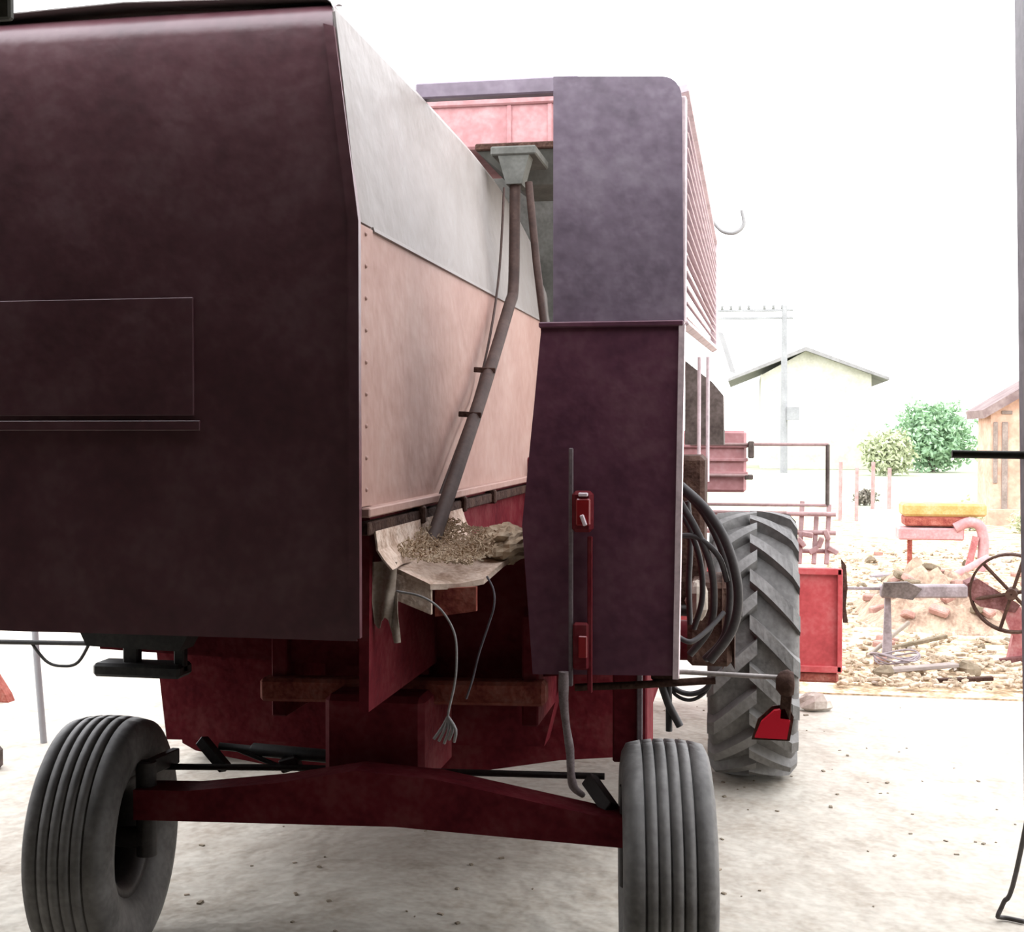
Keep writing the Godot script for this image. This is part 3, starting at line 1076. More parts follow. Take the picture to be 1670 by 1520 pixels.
func build_small() -> void:
	# strap hanging from the lintel
	var st := begin()
	add_span(st, Vector3(-2.02, 2.93, -3.125), Vector3(-1.902, 3.13, -3.10), 0.006)
	var o := part(st, "hanging_strap", mats.grey_green, self)
	tag(o, "short dark steel strap hanging from the lintel above the hood", "strap")
	# bent rod leaning out from the shed front
	st = begin()
	add_tube(st, curve([Vector3(1.03, 0.012, -5.06), Vector3(0.975, 0.012, -5.085), Vector3(0.945, 0.016, -5.08), Vector3(0.935, 0.03, -5.06), Vector3(0.955, 0.08, -5.06), Vector3(0.978, 0.24, -4.95), Vector3(0.985, 1.2, -4.32), Vector3(1.0, 3.0, -3.12)], 6), 0.009, 8)
	o = part(st, "hooked_rod", mats.grease, self)
	tag(o, "thin dark iron rod with a hooked foot propped against the shed front", "rod")
	# twine and rag hanging off the ledge
	st = begin()
	add_tube(st, curve([Vector3(-1.06, 1.362, -3.815), Vector3(-0.99, 1.352, -3.805), Vector3(-0.94, 1.33, -3.80), Vector3(-0.90, 1.29, -3.80), Vector3(-0.872, 1.23, -3.80), Vector3(-0.868, 1.15, -3.80), Vector3(-0.875, 1.08, -3.80), Vector3(-0.893, 1.00, -3.80), Vector3(-0.895, 0.97, -3.80)], 5), 0.004, 6)
	o = part(st, "baling_twine", mats.twine, self)
	tag(o, "pale length of twine with a frayed knot hanging from the chaff ledge", "twine")
	st = begin()
	for k in 5:
		add_tube(st, curve([Vector3(-0.895, 0.985, -3.80), Vector3(-0.89 + 0.012 * (k - 2), 0.95, -3.80 + 0.005 * k), Vector3(-0.90 + 0.016 * (k - 2.4), 0.915 - 0.006 * (k % 3), -3.795)], 3), 0.005, 5)
	part(st, "frayed_knot", mats.twine, o)
	st = begin()
	add_tube(st, curve([Vector3(-0.80, 1.40, -3.93), Vector3(-0.775, 1.36, -3.91), Vector3(-0.772, 1.31, -3.90), Vector3(-0.79, 1.25, -3.90), Vector3(-0.82, 1.16, -3.90), Vector3(-0.84, 1.08, -3.90), Vector3(-0.86, 1.02, -3.90)], 5), 0.0035, 6)
	o = part(st, "baling_twine", mats.twine_grey, self)
	tag(o, "thinner grey twine looping off the outer end of the chaff ledge", "twine")
	# dusty rag, torn into two tails
	var g := []
	for i in 9:
		var row := []
		var t := i / 8.0
		for j in 7:
			var u := j / 6.0
			var w := lerpf(0.085, 0.05, t)
			var y := 1.455 - t * 0.19
			var z := -3.79 + 0.012 * sin(u * 9.0 + t * 3.0)
			row.append(Vector3(-1.135 + u * w + t * 0.012, y - (0.02 * sin(u * 7.0) if i == 8 else 0.0), z))
		g.append(row)
	st = begin()
	add_plate(st, g, Vector3(0, 0, 1), 0.004)
	g = []
	for i in 7:
		var row := []
		var t := i / 6.0
		for j in 4:
			var u := j / 3.0
			row.append(Vector3(-1.075 + (u - 0.5) * lerpf(0.045, 0.022, t) + 0.018 * t, 1.36 - t * 0.155, -3.80 + 0.01 * sin(u * 6.0 + t * 5.0)))
		g.append(row)
	add_plate(st, g, Vector3(0, 0, 1), 0.004)
	o = part(st, "dusty_rag", mats.cream_dust, self)
	tag(o, "torn dusty rag drooping over the inner corner of the ledge", "rag")
	# chaff and straw lying on the ledge
	var cm := begin()
	rng.seed = 5
	for k in 1800:
		var u := rng.randf()
		var v := rng.randf()
		var z := lerpf(-3.86, -4.6, v)
		var x := lerpf(-1.10, lerpf(-0.83, -0.72, v), u)
		var y := lerpf(1.445, 1.43, u) + 0.05 * v + 0.012
		var heap := exp(-pow((u - 0.85) * 4.0, 2.0) - pow((v - 0.5) * 3.0, 2.0)) * 0.07 + exp(-pow(u * 4.0, 2.0)) * 0.05
		var d := Vector3(rng.randf_range(-1, 1), rng.randf_range(-0.3, 0.3), rng.randf_range(-1, 1)).normalized() * rng.randf_range(0.004, 0.013)
		add_bar(cm, Vector3(x, y + heap * rng.randf(), z) - d, Vector3(x, y + heap * rng.randf(), z) + d, 0.004, 0.003, 0.0)
	o = part(cm, "chaff", mats.straw, self)
	tag(o, "straw chaff lying heaped on the ledge beside the hood", "chaff", "", "stuff")
	var lump := stone_mesh(Vector3(0.17, 0.12, 0.26), 31, 0.3, 16, 26)
	o = inst(lump, "straw_clump", mats.straw, self, Vector3(-0.79, 1.475, -4.22))
	tag(o, "matted straw clump on the outer end of the ledge", "straw clump")
	# pale rope dangling by the rear corner
	st = begin()
	add_tube(st, curve([Vector3(-0.572, 1.09, -4.03), Vector3(-0.572, 1.00, -4.03), Vector3(-0.564, 0.92, -4.03), Vector3(-0.552, 0.84, -4.03), Vector3(-0.548, 0.76, -4.03), Vector3(-0.54, 0.715, -4.05), Vector3(-0.52, 0.68, -4.10)], 6), [0.017, 0.017, 0.018, 0.018, 0.018, 0.017, 0.016, 0.016, 0.015, 0.014, 0.014, 0.013, 0.013, 0.013, 0.014, 0.014, 0.015, 0.015, 0.015, 0.014, 0.014, 0.014, 0.013, 0.013, 0.014, 0.014, 0.015, 0.015, 0.015, 0.014, 0.013, 0.012, 0.012, 0.011, 0.011, 0.01, 0.01], 8)
	o = part(st, "rope", mats.rope_mauve, self)
	tag(o, "greyish rope dangling from the tail light bracket to the axle", "rope")
	# far side of the yard, seen under the hood
	st = begin()
	add_prism(st, [Vector2(-5.4, 0.0), Vector2(-4.97, 0.0), Vector2(-4.99, 0.05), Vector2(-5.10, 0.21), Vector2(-5.4, 0.5)], -8.0, -8.08)
	o = part(st, "red_wedge", mats.rust_red, self)
	tag(o, "dull red metal wedge lying on the apron past the combine", "metal wedge")
	st = begin()
	add_span(st, Vector3(-4.35, 0, -6.45), Vector3(-4.03, 0.125, -6.35), 0.02)
	o = part(st, "stone_block", mats.taupe, self)
	tag(o, "dark stone block on the apron past the combine's small tyre", "stone block")
	st = begin()
	add_tube(st, [Vector3(-4.12, 0.0, -7.0), Vector3(-4.16, 0.5, -7.0), Vector3(-4.22, 1.4, -7.0)], 0.02, 8)
	o = part(st, "thin_post", mats.pole_pale, self)
	tag(o, "thin pale post standing on the apron past the combine", "post")
	# litter on the apron
	var ch := begin()
	rng.seed = 21
	for k in 170:
		var z := rng.randf_range(-4.4, -9.0)
		var x := rng.randf_range(-2.6, 1.3)
		var s := rng.randf_range(0.006, 0.017)
		add_box(ch, Vector3(x, s * 0.2, z), Vector3(s * rng.randf_range(0.6, 2.2), s * 0.5, s), Basis(Vector3(0, 1, 0), rng.randf() * 6.0), s * 0.1)
	o = part(ch, "litter", mats.litter, apron)
	o.set_meta("kind", "stuff")

# ---------------------------------------------------------------- yard
func bush(called: String, at: Vector3, size: Vector3, count: int, leaf: float, label: String, seed_: int, m: Material, category := "bush", group := "") -> void:
	var t := thing(called, at, label, category, group)
	rng.seed = seed_
	var st := begin()
	for k in 9:
		var a := rng.randf() * TAU
		var r := rng.randf() * 0.3
		var p := Vector3(cos(a) * r * size.x * 0.5, size.y * rng.randf_range(0.5, 0.85), sin(a) * r * size.z * 0.5)
		add_tube(st, [Vector3(p.x * 0.2, 0, p.z * 0.2), p * 0.55, p], [size.x * 0.012, size.x * 0.008, size.x * 0.004], 6)
	part(st, "stem", mats.twig, t)
	var n := FastNoiseLite.new()
	n.seed = seed_
	n.frequency = 1.2
	st = begin()
	for k in count:
		var d := Vector3(rng.randfn(), rng.randfn(), rng.randfn()).normalized()
		var rr := pow(rng.randf(), 0.4)
		var lump := 0.82 + 0.45 * n.get_noise_3dv(d * 1.6)
		var p := Vector3(d.x * size.x * 0.5, d.y * size.y * 0.5, d.z * size.z * 0.5) * rr * lump + Vector3(0, size.y * 0.42, 0)
		if p.y < 0.02:
			p.y = rng.randf_range(0.02, 0.3) * size.y
		var u := Vector3(rng.randfn(), rng.randfn(), rng.randfn()).normalized() * leaf
		var v := u.cross(Vector3(rng.randfn(), rng.randfn(), rng.randfn()).normalized()).normalized() * leaf * 0.4
		quad(st, p - u, p - v, p + u, p + v)
	var f := part(st, "foliage", m, t)
	f.set_meta("kind", "stuff")

func build_yard() -> void:
	var st := begin()
	# ---- brick barn on the far side of the scrap
	var b := thing("brick_barn", Vector3(6.22, 0, -26.5), "pinkish brick barn with a gable roof and tall slits beyond the scrap", "barn")
	st = begin()
	var bw := [Vector2(-1.55, 0), Vector2(2.6, 0), Vector2(2.6, 2.35), Vector2(0.7, 3.55), Vector2(-1.55, 2.22)]
	add_prism(st, bw, 0.0, -1.4)
	part(st, "wall", mats.brick_pink, b)
	st = begin()
	add_prism(st, [Vector2(-1.75, 2.28), Vector2(0.7, 3.78), Vector2(0.7, 3.58), Vector2(-1.72, 2.12)], 0.3, -1.7)
	add_prism(st, [Vector2(3.1, 2.22), Vector2(0.7, 3.78), Vector2(0.7, 3.58), Vector2(3.07, 2.06)], 0.3, -1.7)
	part(st, "roof", mats.roof_tile, b)
	for q in [[-1.50, -1.42, 0.85, 2.05], [-1.34, -1.23, 0.05, 2.05], [0.3, 0.45, 0.05, 2.1], [1.3, 1.45, 0.4, 2.1]]:
		st = begin()
		add_span(st, Vector3(q[0], q[2], -0.01), Vector3(q[1], q[3], 0.04), 0.01)
		part(st, "slit_shutter", mats.taupe_pale, b)
	st = begin()
	add_span(st, Vector3(-1.35, 2.2, 0.0), Vector3(-1.15, 2.27, 0.03), 0.01)
	part(st, "vent_slot", mats.taupe_pale, b)
	st = begin()
	add_span(st, Vector3(-1.6, 0, 0.0), Vector3(2.65, 0.35, 0.06), 0.02)
	part(st, "plinth", mats.brick_pink, b)
	# ---- far pale house
	b = thing("pale_house", Vector3(3.6, 0, -66), "faint cream house with a grey roof far behind the bush", "house")
	st = begin()
	add_span(st, Vector3(-3.0, 0, -8), Vector3(2.4, 4.75, 0), 0.02)
	part(st, "wall", mats.cream_wall, b)
	st = begin()
	add_prism(st, [Vector2(-0.8, 6.1), Vector2(3.2, 4.55), Vector2(3.2, 4.4), Vector2(-0.8, 5.9), Vector2(-4.6, 4.4), Vector2(-4.6, 4.55)], 0.5, -8.5)
	part(st, "roof", mats.roof_pale, b)
	st = begin()
	add_prism(st, [Vector2(-3.0, 4.7), Vector2(2.4, 4.7), Vector2(-0.8, 5.9)], -0.02, -0.2)
	part(st, "gable", mats.cream_wall, b)
	# ---- utility pole
	b = thing("utility_pole", Vector3(1.6, 0, -60), "pale concrete utility pole with double crossarms", "utility pole")
	st = begin()
	add_tube(st, [Vector3(0, 0, 0), Vector3(0, 7.6, 0)], [0.17, 0.12], 12)
	part(st, "pole", mats.pole_pale, b)
	for y in [7.35, 7.0]:
		st = begin()
		add_span(st, Vector3(-3.0, y, -0.06), Vector3(0.4, y + 0.12, 0.06), 0.02)
		part(st, "crossarm", mats.pole_pale, b)
	for x in [-2.8, -2.4, -2.0, -1.6, -0.9, -0.5, -0.1]:
		st = begin()
		add_lathe(st, [Vector2(0, 0.002), Vector2(0, 0.08), Vector2(0.1, 0.05), Vector2(0.12, 0.08), Vector2(0.25, 0.03), Vector2(0.25, 0.002)], 10)
		var ins := part(st, "insulator", mats.pole_pale, b, Vector3(x, 7.46, 0))
		ins.rotation.z = PI * 0.5
	st = begin()
	add_lathe(st, [Vector2(0, 0.005), Vector2(0, 0.3), Vector2(0.6, 0.3), Vector2(0.6, 0.005)], 16, true)
	var tr := part(st, "transformer", mats.pole_pale, b, Vector3(0.38, 2.4, 0))
	tr.rotation.z = PI * 0.5
	# ---- greenery
	bush("round_bush", Vector3(8.4, 0, -62), Vector3(4.4, 4.0, 3.4), 5200, 0.15, "rounded green bush standing at the field edge", 3, mats.leaf)
	bush("low_bush", Vector3(5.9, 0, -57), Vector3(2.6, 2.3, 2.2), 2200, 0.14, "low olive bush next to the rounded green one", 4, mats.leaf_olive)
	bush("pale_bush", Vector3(10.7, 0, -58), Vector3(2.4, 3.0, 2.4), 2200, 0.14, "yellowish bush half behind the brick barn", 6, mats.leaf_yellow)
	bush("weed_clump", Vector3(4.05, 0, -25.0), Vector3(0.6, 0.75, 0.6), 420, 0.05, "weeds growing against the corner of the brick barn", 9, mats.leaf_olive, "weeds")
	bush("weed_clump", Vector3(4.9, 0, -24.2), Vector3(0.9, 0.55, 0.5), 420, 0.05, "weeds growing under the slits of the brick barn", 10, mats.leaf_olive, "weeds")
	bush("brush_pile", Vector3(2.9, 0, -33.5), Vector3(0.75, 0.5, 0.6), 500, 0.06, "dry greyish brush pile at the edge of the field", 11, mats.twig, "brush pile")

	# ---- old implement with an iron wheel
	var im := thing("seed_drill", Vector3(1.9, 0, -10.6), "rusty trailed implement with a spoked iron wheel and long beam", "farm implement")
	var wheel := Node3D.new()
	wheel.name = "iron_wheel"
	im.add_child(wheel, true)
	wheel.position = Vector3(0.12, 0.60, 0.10)
	wheel.rotation = Vector3(0, 1.25, 0.12)
	st = begin()
	add_lathe(st, [Vector2(-0.025, 0.30), Vector2(0.025, 0.30), Vector2(0.025, 0.318), Vector2(-0.025, 0.318)], 40, true)
	part(st, "wheel_rim", mats.rust_brown, wheel)
	for k in 6:
		var a := TAU * k / 6 + 0.3
		st = begin()
		add_tube(st, [Vector3(0, cos(a) * 0.03, sin(a) * 0.03), Vector3(0, cos(a) * 0.31, sin(a) * 0.31)], 0.014, 8)
		part(st, "spoke", mats.rust_brown, wheel)
	st = begin()
	add_lathe(st, [Vector2(-0.05, 0.005), Vector2(-0.05, 0.045), Vector2(0.05, 0.045), Vector2(0.05, 0.005)], 16, true)
	part(st, "wheel_hub", mats.rust_brown, wheel)
	st = begin()
	add_bar(st, Vector3(-0.86, 0.585, 0), Vector3(-0.20, 0.60, 0), 0.10, 0.12, 0.012)
	part(st, "beam", mats.mauve_grey, im)
	st = begin()
	add_prism(st, [Vector2(-0.86, 0.56), Vector2(-0.62, 0.53), Vector2(-0.55, 0.62), Vector2(-0.66, 0.67), Vector2(-0.84, 0.66)], 0.03, 0.10)
	part(st, "hitch_block", mats.taupe, im)
	st = begin()
	add_bar(st, Vector3(-1.18, 0.60, 0), Vector3(-0.80, 0.605, 0), 0.022, 0.022)
	part(st, "draw_rod", mats.mauve_grey, im)
	st = begin()
	add_prism(st, [Vector2(-0.20, 0.66), Vector2(-0.12, 0.70), Vector2(0.20, 0.50), Vector2(0.16, 0.44), Vector2(-0.10, 0.48), Vector2(-0.19, 0.56)], 0.02, -0.20)
	part(st, "drive_case", mats.rust_red_dark, im)
	st = begin()
	add_prism(st, [Vector2(0.06, 0.50), Vector2(0.21, 0.48), Vector2(0.25, 0.0), Vector2(0.10, 0.0), Vector2(0.15, 0.25)], 0.0, -0.08)
	part(st, "leg", mats.rail_red, im)
	st = begin()
	add_prism(st, [Vector2(-0.82, 0.56), Vector2(-0.78, 0.56), Vector2(-0.76, 0.0), Vector2(-0.84, 0.0)], 0.02, -0.04)
	part(st, "leg", mats.mauve_grey, im)
	st = begin()
	add_bar(st, Vector3(0.05, 0.05, 0.02), Vector3(0.32, 0.09, 0.02), 0.05, 0.06)
	part(st, "foot_bar", mats.rust_red_dark, im)

	# ---- seed box with a yellow lid
	var sb := thing("seed_box", Vector3(2.55, 0, -17.6), "faded red seed box machine with a yellow lid", "farm machine")
	st = begin()
	add_span(st, Vector3(-0.55, 0.75, -0.4), Vector3(0.50, 0.92, 0.1), 0.03)
	part(st, "lid", mats.yellow_paint, sb)
	st = begin()
	add_span(st, Vector3(-0.52, 0.62, -0.38), Vector3(0.30, 0.75, 0.08), 0.02)
	part(st, "hopper_box", mats.rust_red, sb)
	st = begin()
	add_span(st, Vector3(-0.60, 0.44, -0.30), Vector3(0.22, 0.60, 0.12), 0.02)
	part(st, "frame_beam", mats.faded_pink, sb)
	st = begin()
	add_tube(st, curve([Vector3(0.10, 0.60, 0.1), Vector3(0.28, 0.68, 0.1), Vector3(0.42, 0.62, 0.1), Vector3(0.46, 0.40, 0.1), Vector3(0.44, 0.05, 0.1)]), 0.07, 10)
	part(st, "bent_arm", mats.faded_pink, sb)
	st = begin()
	add_bar(st, Vector3(0.24, 0.0, 0.14), Vector3(0.36, 0.50, 0.14), 0.08, 0.06)
	part(st, "leg", mats.rail_red, sb)
	st = begin()
	add_bar(st, Vector3(-0.45, 0.0, 0.0), Vector3(-0.45, 0.5, 0.0), 0.06, 0.06)
	part(st, "leg", mats.rust_red, sb)

	# ---- rubble and scrap
	rng.seed = 77
	var sm := []
	for k in 4:
		sm.append(stone_mesh(Vector3(1.0, 0.7, 0.8), 50 + k, 0.35))
	var spots := []
	for k in 46:
		var z := -9.6 - 10.5 * pow(rng.randf(), 1.3)
		var xl := -z * 0.085 + 0.02
		var xr := -z * 0.215
		if z < -11.8 and z > -14.6:
			z -= 3.0
		spots.append(Vector3(lerpf(xl, xr, rng.randf()), 0, z))
	var stone_names := ["rubble_stone", "broken_brick", "dirt_clod"]
	var stone_labels := ["pale rubble stone lying in the littered dirt yard", "broken red brick lying in the littered dirt yard", "dark clod of earth lying in the littered dirt yard"]
	var stone_mats := [mats.rubble, mats.brick_chip, mats.clod]
	var stone_cats := ["stone", "brick", "clod"]
	for k in spots.size():
		var kind := k % 3
		var s := rng.randf_range(0.05, 0.13)
		if kind == 1:
			st = begin()
			add_box(st, Vector3.ZERO, Vector3(rng.randf_range(0.1, 0.2), 0.065, 0.10), Basis(), 0.012)
			var o1 := part(st, "broken_brick", stone_mats[1], self, spots[k] + Vector3(0, 0.06, 0))
			o1.rotation = Vector3(rng.randf_range(-0.2, 0.2), rng.randf() * 6.0, rng.randf_range(-0.3, 0.3))
			tag(o1, stone_labels[1], stone_cats[1], "broken bricks in the yard")
		else:
			var o2 := inst(sm[k % 4], stone_names[kind], stone_mats[kind], self, spots[k] + Vector3(0, 0.03 + s * 0.25, 0))
			o2.scale = Vector3.ONE * s * (1.3 if kind == 0 else 1.7)
			o2.rotation.y = rng.randf() * 6.0
			tag(o2, stone_labels[kind], stone_cats[kind], "pale rubble stones in the yard" if kind == 0 else "dark clods in the yard")
	# heap of broken stuff behind the beam
	var hn := FastNoiseLite.new()
	hn.seed = 15
	hn.frequency = 2.2
	var g := []
	for i in 26:
		var row := []
		for j in 34:
			var x := lerpf(1.05, 2.55, j / 33.0)
			var z := lerpf(-12.0, -14.4, i / 25.0)
			var u := (x - 1.8) / 0.75
			var v := (z + 13.2) / 1.2
			var e := clampf(1.0 - u * u, 0, 1) * clampf(1.0 - v * v, 0, 1)
			row.append(Vector3(x, e * (0.42 + 0.35 * hn.get_noise_2d(x, z)) + 0.02, z))
		g.append(row)
	st = begin()
	add_plate(st, g, Vector3(0, 1, 0), 0.05, false)
	var heap := part(st, "earth_heap", mats.heap, dirt)
	heap.set_meta("kind", "stuff")
	rng.seed = 93
	for k in 26:
		var x := rng.randf_range(1.2, 2.4)
		var z := rng.randf_range(-12.2, -13.6)
		var u := (x - 1.8) / 0.75
		var v := (z + 13.2) / 1.2
		var e := clampf(1.0 - u * u, 0, 1) * clampf(1.0 - v * v, 0, 1)
		var y := e * (0.42 + 0.35 * hn.get_noise_2d(x, z)) + 0.06
		st = begin()
		add_box(st, Vector3.ZERO, Vector3(rng.randf_range(0.09, 0.19), 0.065, 0.10), Basis(), 0.012)
		var o3 := part(st, "heap_brick", mats.brick_chip if k % 3 else mats.clod, self, Vector3(x, y, z))
		o3.rotation = Vector3(rng.randf_range(-0.5, 0.5), rng.randf() * 6.0, rng.randf_range(-0.5, 0.5))
		tag(o3, "broken brick lying on the reddish earth heap", "brick", "broken bricks on the earth heap")
	# loose poles and boards
	var scrap := [
		[Vector3(1.05, 0.08, -9.9), Vector3(1.55, 0.10, -10.1), "grey board lying flat in front of the long beam", "scrap_board", 0.09],
		[Vector3(1.15, 0.06, -11.0), Vector3(1.65, 0.13, -11.3), "dark bent strip of metal lying under the long beam", "scrap_strip", 0.05],
		[Vector3(1.35, 0.05, -9.7), Vector3(1.75, 0.07, -9.75), "short brown board lying at the edge of the apron", "scrap_board", 0.05],
		[Vector3(0.95, 0.06, -10.6), Vector3(1.30, 0.30, -10.9), "pale stick leaning over the litter beside the red header panel", "scrap_stick", 0.03],
		[Vector3(1.9, 0.06, -14.9), Vector3(2.7, 0.42, -15.4), "long pink pipe lying across the rubble below the seed box", "scrap_pipe", 0.07],
		[Vector3(1.5, 0.07, -16.4), Vector3(2.3, 0.14, -16.6), "lilac board lying in front of the seed box", "scrap_board", 0.12]]
	var scm := [mats.taupe_pale, mats.clod, mats.rust_brown, mats.cream, mats.faded_pink, mats.mauve_grey]
	for k in scrap.size():
		var q = scrap[k]
		st = begin()
		if q[3] == "scrap_pipe":
			add_tube(st, [q[0], q[1]], 0.04, 10)
		else:
			add_bar(st, q[0], q[1], q[4], 0.03, 0.005, Vector3(0, 1, 0))
		var o4 := part(st, q[3], scm[k], self)
		tag(o4, q[2], q[3].replace("scrap_", ""))
	var gs := inst(sm[1], "grey_stone", mats.rubble, self, Vector3(0.44, 0.05, -8.75))
	gs.scale = Vector3(0.22, 0.2, 0.2)
	tag(gs, "grey stone lying under the red header end panel", "stone")
	# coil of wire
	st = begin()
	for k in 4:
		var ring := []
		for j in 25:
			var a := TAU * j / 24
			ring.append(Vector3(1.12 + cos(a) * (0.15 + 0.012 * k), 0.10 + 0.06 * sin(a * 2.0 + k) * 0.4 + k * 0.012, -10.25 + sin(a) * (0.13 + 0.01 * k)))
		add_tube(st, ring, 0.007, 6)
	var coil := part(st, "wire_coil", mats.mauve_grey, self)
	tag(coil, "loose coil of grey wire on the dirt near the red panel", "wire coil")
	# pale slab and white block
	st = begin()
	add_span(st, Vector3(1.95, 0.0, -23.4), Vector3(2.7, 0.50, -22.6), 0.03)
	var blk := part(st, "concrete_block", mats.cream_wall, self)
	tag(blk, "whitish concrete block at the back of the scrap yard", "concrete block")
	# fence posts at the back
	for k in 4:
		st = begin()
		add_bar(st, Vector3(1.85 + k * 0.32, 0, -27.0), Vector3(1.86 + k * 0.32, 1.25 - 0.12 * (k % 2), -27.0), 0.07, 0.07)
		var fp := part(st, "fence_post", mats.rail_pink, self)
		tag(fp, ("shorter" if k % 2 else "taller") + " thin pinkish fence post at the back of the scrap yard", "fence post", "fence posts behind the scrap")
	# fine debris
	rng.seed = 123
	var db := begin()
	for k in 1500:
		var z := -9.45 - 12.0 * pow(rng.randf(), 1.5)
		var x := lerpf(-z * 0.06, -z * 0.23, rng.randf())
		var s := rng.randf_range(0.012, 0.045)
		add_box(db, Vector3(x, 0.05 + s * 0.2, z), Vector3(s * rng.randf_range(0.5, 3.0), s * 0.6, s), Basis.from_euler(Vector3(rng.randf_range(-0.4, 0.4), rng.randf() * 6.0, rng.randf_range(-0.4, 0.4))), s * 0.12)
	var deb := part(db, "debris", mats.clod_mid, dirt)
	deb.set_meta("kind", "stuff")

# ---------------------------------------------------------------- materials
func build_materials() -> void:
	mat("concrete", [col(0.301, 0.266, 0.216), col(0.383, 0.352, 0.298), col(0.436, 0.409, 0.352)], 0.45, 0.9, 0.0, 0.3, 0.2, 1.6, 0.012, 0.08, 512)
	mat("dirt", [col(0.274, 0.190, 0.113), col(0.508, 0.380, 0.253), col(0.781, 0.665, 0.488)], 0.4, 0.95, 0.0, 0.2, 0.5, 2.4, 0.02, 0.10, 512)
	mat("field", [col(0.28, 0.32, 0.20), col(0.34, 0.37, 0.26), col(0.42, 0.42, 0.32)], 0.05, 0.95, 0.0, 0.2)
	mat("shed_wall", [col(0.170, 0.155, 0.140), col(0.240, 0.220, 0.200), col(0.310, 0.290, 0.265)], 0.5, 0.95, 0.0, 0.2, 0.3)
	mat("post_mauve", [col(0.110, 0.090, 0.105), col(0.160, 0.135, 0.155), col(0.220, 0.190, 0.210)], 1.5, 0.55, 0.0, 0.5)
	mat("bolt_olive", [col(0.03, 0.03, 0.02), col(0.045, 0.042, 0.03), col(0.07, 0.06, 0.05)], 3.0, 0.6, 0.3)
	mat("maroon", [col(0.085, 0.010, 0.015), col(0.128, 0.016, 0.022), col(0.157, 0.036, 0.039)], 1.2, 0.65, 0.0, 0.15, 0.15)  # the combine red darkened; shade under the body is put into the colour
	mat("maroon_rear", [col(0.095, 0.038, 0.046), col(0.126, 0.049, 0.060), col(0.158, 0.078, 0.088)], 0.9, 0.36, 0.0, 0.65, 0.05)  # same red darkened and greyed; shade on the rear is painted in
	mat("slate_paint", [col(0.125, 0.097, 0.125), col(0.171, 0.133, 0.171), col(0.222, 0.185, 0.222)], 1.0, 0.42, 0.0, 0.5, 0.06)  # upper box greyed to lavender; glare is put into the colour
	mat("plum_paint", [col(0.075, 0.026, 0.044), col(0.105, 0.038, 0.060), col(0.135, 0.060, 0.080)], 1.0, 0.45, 0.0, 0.4, 0.06)  # lower box: combine red with its shade painted in
	mat("hood_pale", [col(0.208, 0.185, 0.170), col(0.235, 0.211, 0.197), col(0.262, 0.241, 0.228)], 0.7, 0.55, 0.0, 0.4, 0.12, 1.3)
	mat("hood_pink", [col(0.330, 0.195, 0.162), col(0.378, 0.239, 0.201), col(0.418, 0.287, 0.246)], 0.6, 0.6, 0.0, 0.35, 0.1, 1.3)
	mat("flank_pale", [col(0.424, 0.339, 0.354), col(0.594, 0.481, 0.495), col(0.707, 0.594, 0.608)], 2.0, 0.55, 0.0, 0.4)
	mat("rust_brown", [col(0.025, 0.011, 0.007), col(0.050, 0.025, 0.018), col(0.085, 0.050, 0.035)], 2.5, 0.85, 0.0, 0.3, 0.5)
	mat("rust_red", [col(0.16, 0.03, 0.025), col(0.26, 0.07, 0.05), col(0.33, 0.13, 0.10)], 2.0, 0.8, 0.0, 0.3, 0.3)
	mat("rust_red_dark", [col(0.09, 0.03, 0.03), col(0.14, 0.06, 0.055), col(0.20, 0.10, 0.10)], 2.0, 0.85, 0.0, 0.3, 0.3)
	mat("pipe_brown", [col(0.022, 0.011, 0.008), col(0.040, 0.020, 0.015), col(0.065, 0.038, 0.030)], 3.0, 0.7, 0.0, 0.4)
	mat("ledge", [col(0.306, 0.209, 0.152), col(0.526, 0.403, 0.326), col(0.664, 0.554, 0.471)], 2.5, 0.95, 0.0, 0.2, 0.5, 2.0)
	mat("straw", [col(0.279, 0.192, 0.117), col(0.428, 0.332, 0.236), col(0.558, 0.471, 0.364)], 4.0, 0.95, 0.0, 0.2)
	mat("grey_green", [col(0.059, 0.059, 0.052), col(0.084, 0.084, 0.073), col(0.111, 0.111, 0.100)], 2.0, 0.7, 0.0, 0.4)
	mat("faded_pink", [col(0.330, 0.150, 0.152), col(0.413, 0.205, 0.208), col(0.479, 0.286, 0.284)], 1.2, 0.6, 0.0, 0.4)  # on the combine, red lightened to pink with flare in the colour
	mat("red_paint", [col(0.354, 0.040, 0.044), col(0.449, 0.058, 0.062), col(0.495, 0.106, 0.106)], 1.4, 0.5, 0.0, 0.5)
	mat("rail_red", [col(0.26, 0.07, 0.07), col(0.34, 0.12, 0.12), col(0.40, 0.20, 0.19)], 2.0, 0.7, 0.0, 0.4)
	mat("rail_pink", [col(0.252, 0.160, 0.152), col(0.342, 0.224, 0.216), col(0.414, 0.288, 0.280)], 2.0, 0.7, 0.0, 0.4)  # rails lightened; their overexposure is put into this pink
	mat("taupe", [col(0.06, 0.045, 0.04), col(0.10, 0.08, 0.07), col(0.15, 0.12, 0.11)], 2.0, 0.8, 0.0, 0.3)
	mat("taupe_pale", [col(0.18, 0.15, 0.13), col(0.24, 0.20, 0.18), col(0.30, 0.26, 0.23)], 1.0, 0.9, 0.0, 0.3)
	mat("dark_steel", [col(0.019, 0.019, 0.019), col(0.032, 0.032, 0.030), col(0.050, 0.047, 0.044)], 3.0, 0.6, 0.2, 0.5)
	mat("grease", [col(0.016, 0.013, 0.011), col(0.028, 0.023, 0.021), col(0.050, 0.041, 0.038)], 3.0, 0.55, 0.2, 0.5)
	mat("bracket_grey", [col(0.090, 0.067, 0.072), col(0.134, 0.106, 0.112), col(0.179, 0.146, 0.152)], 3.0, 0.6, 0.0, 0.4)
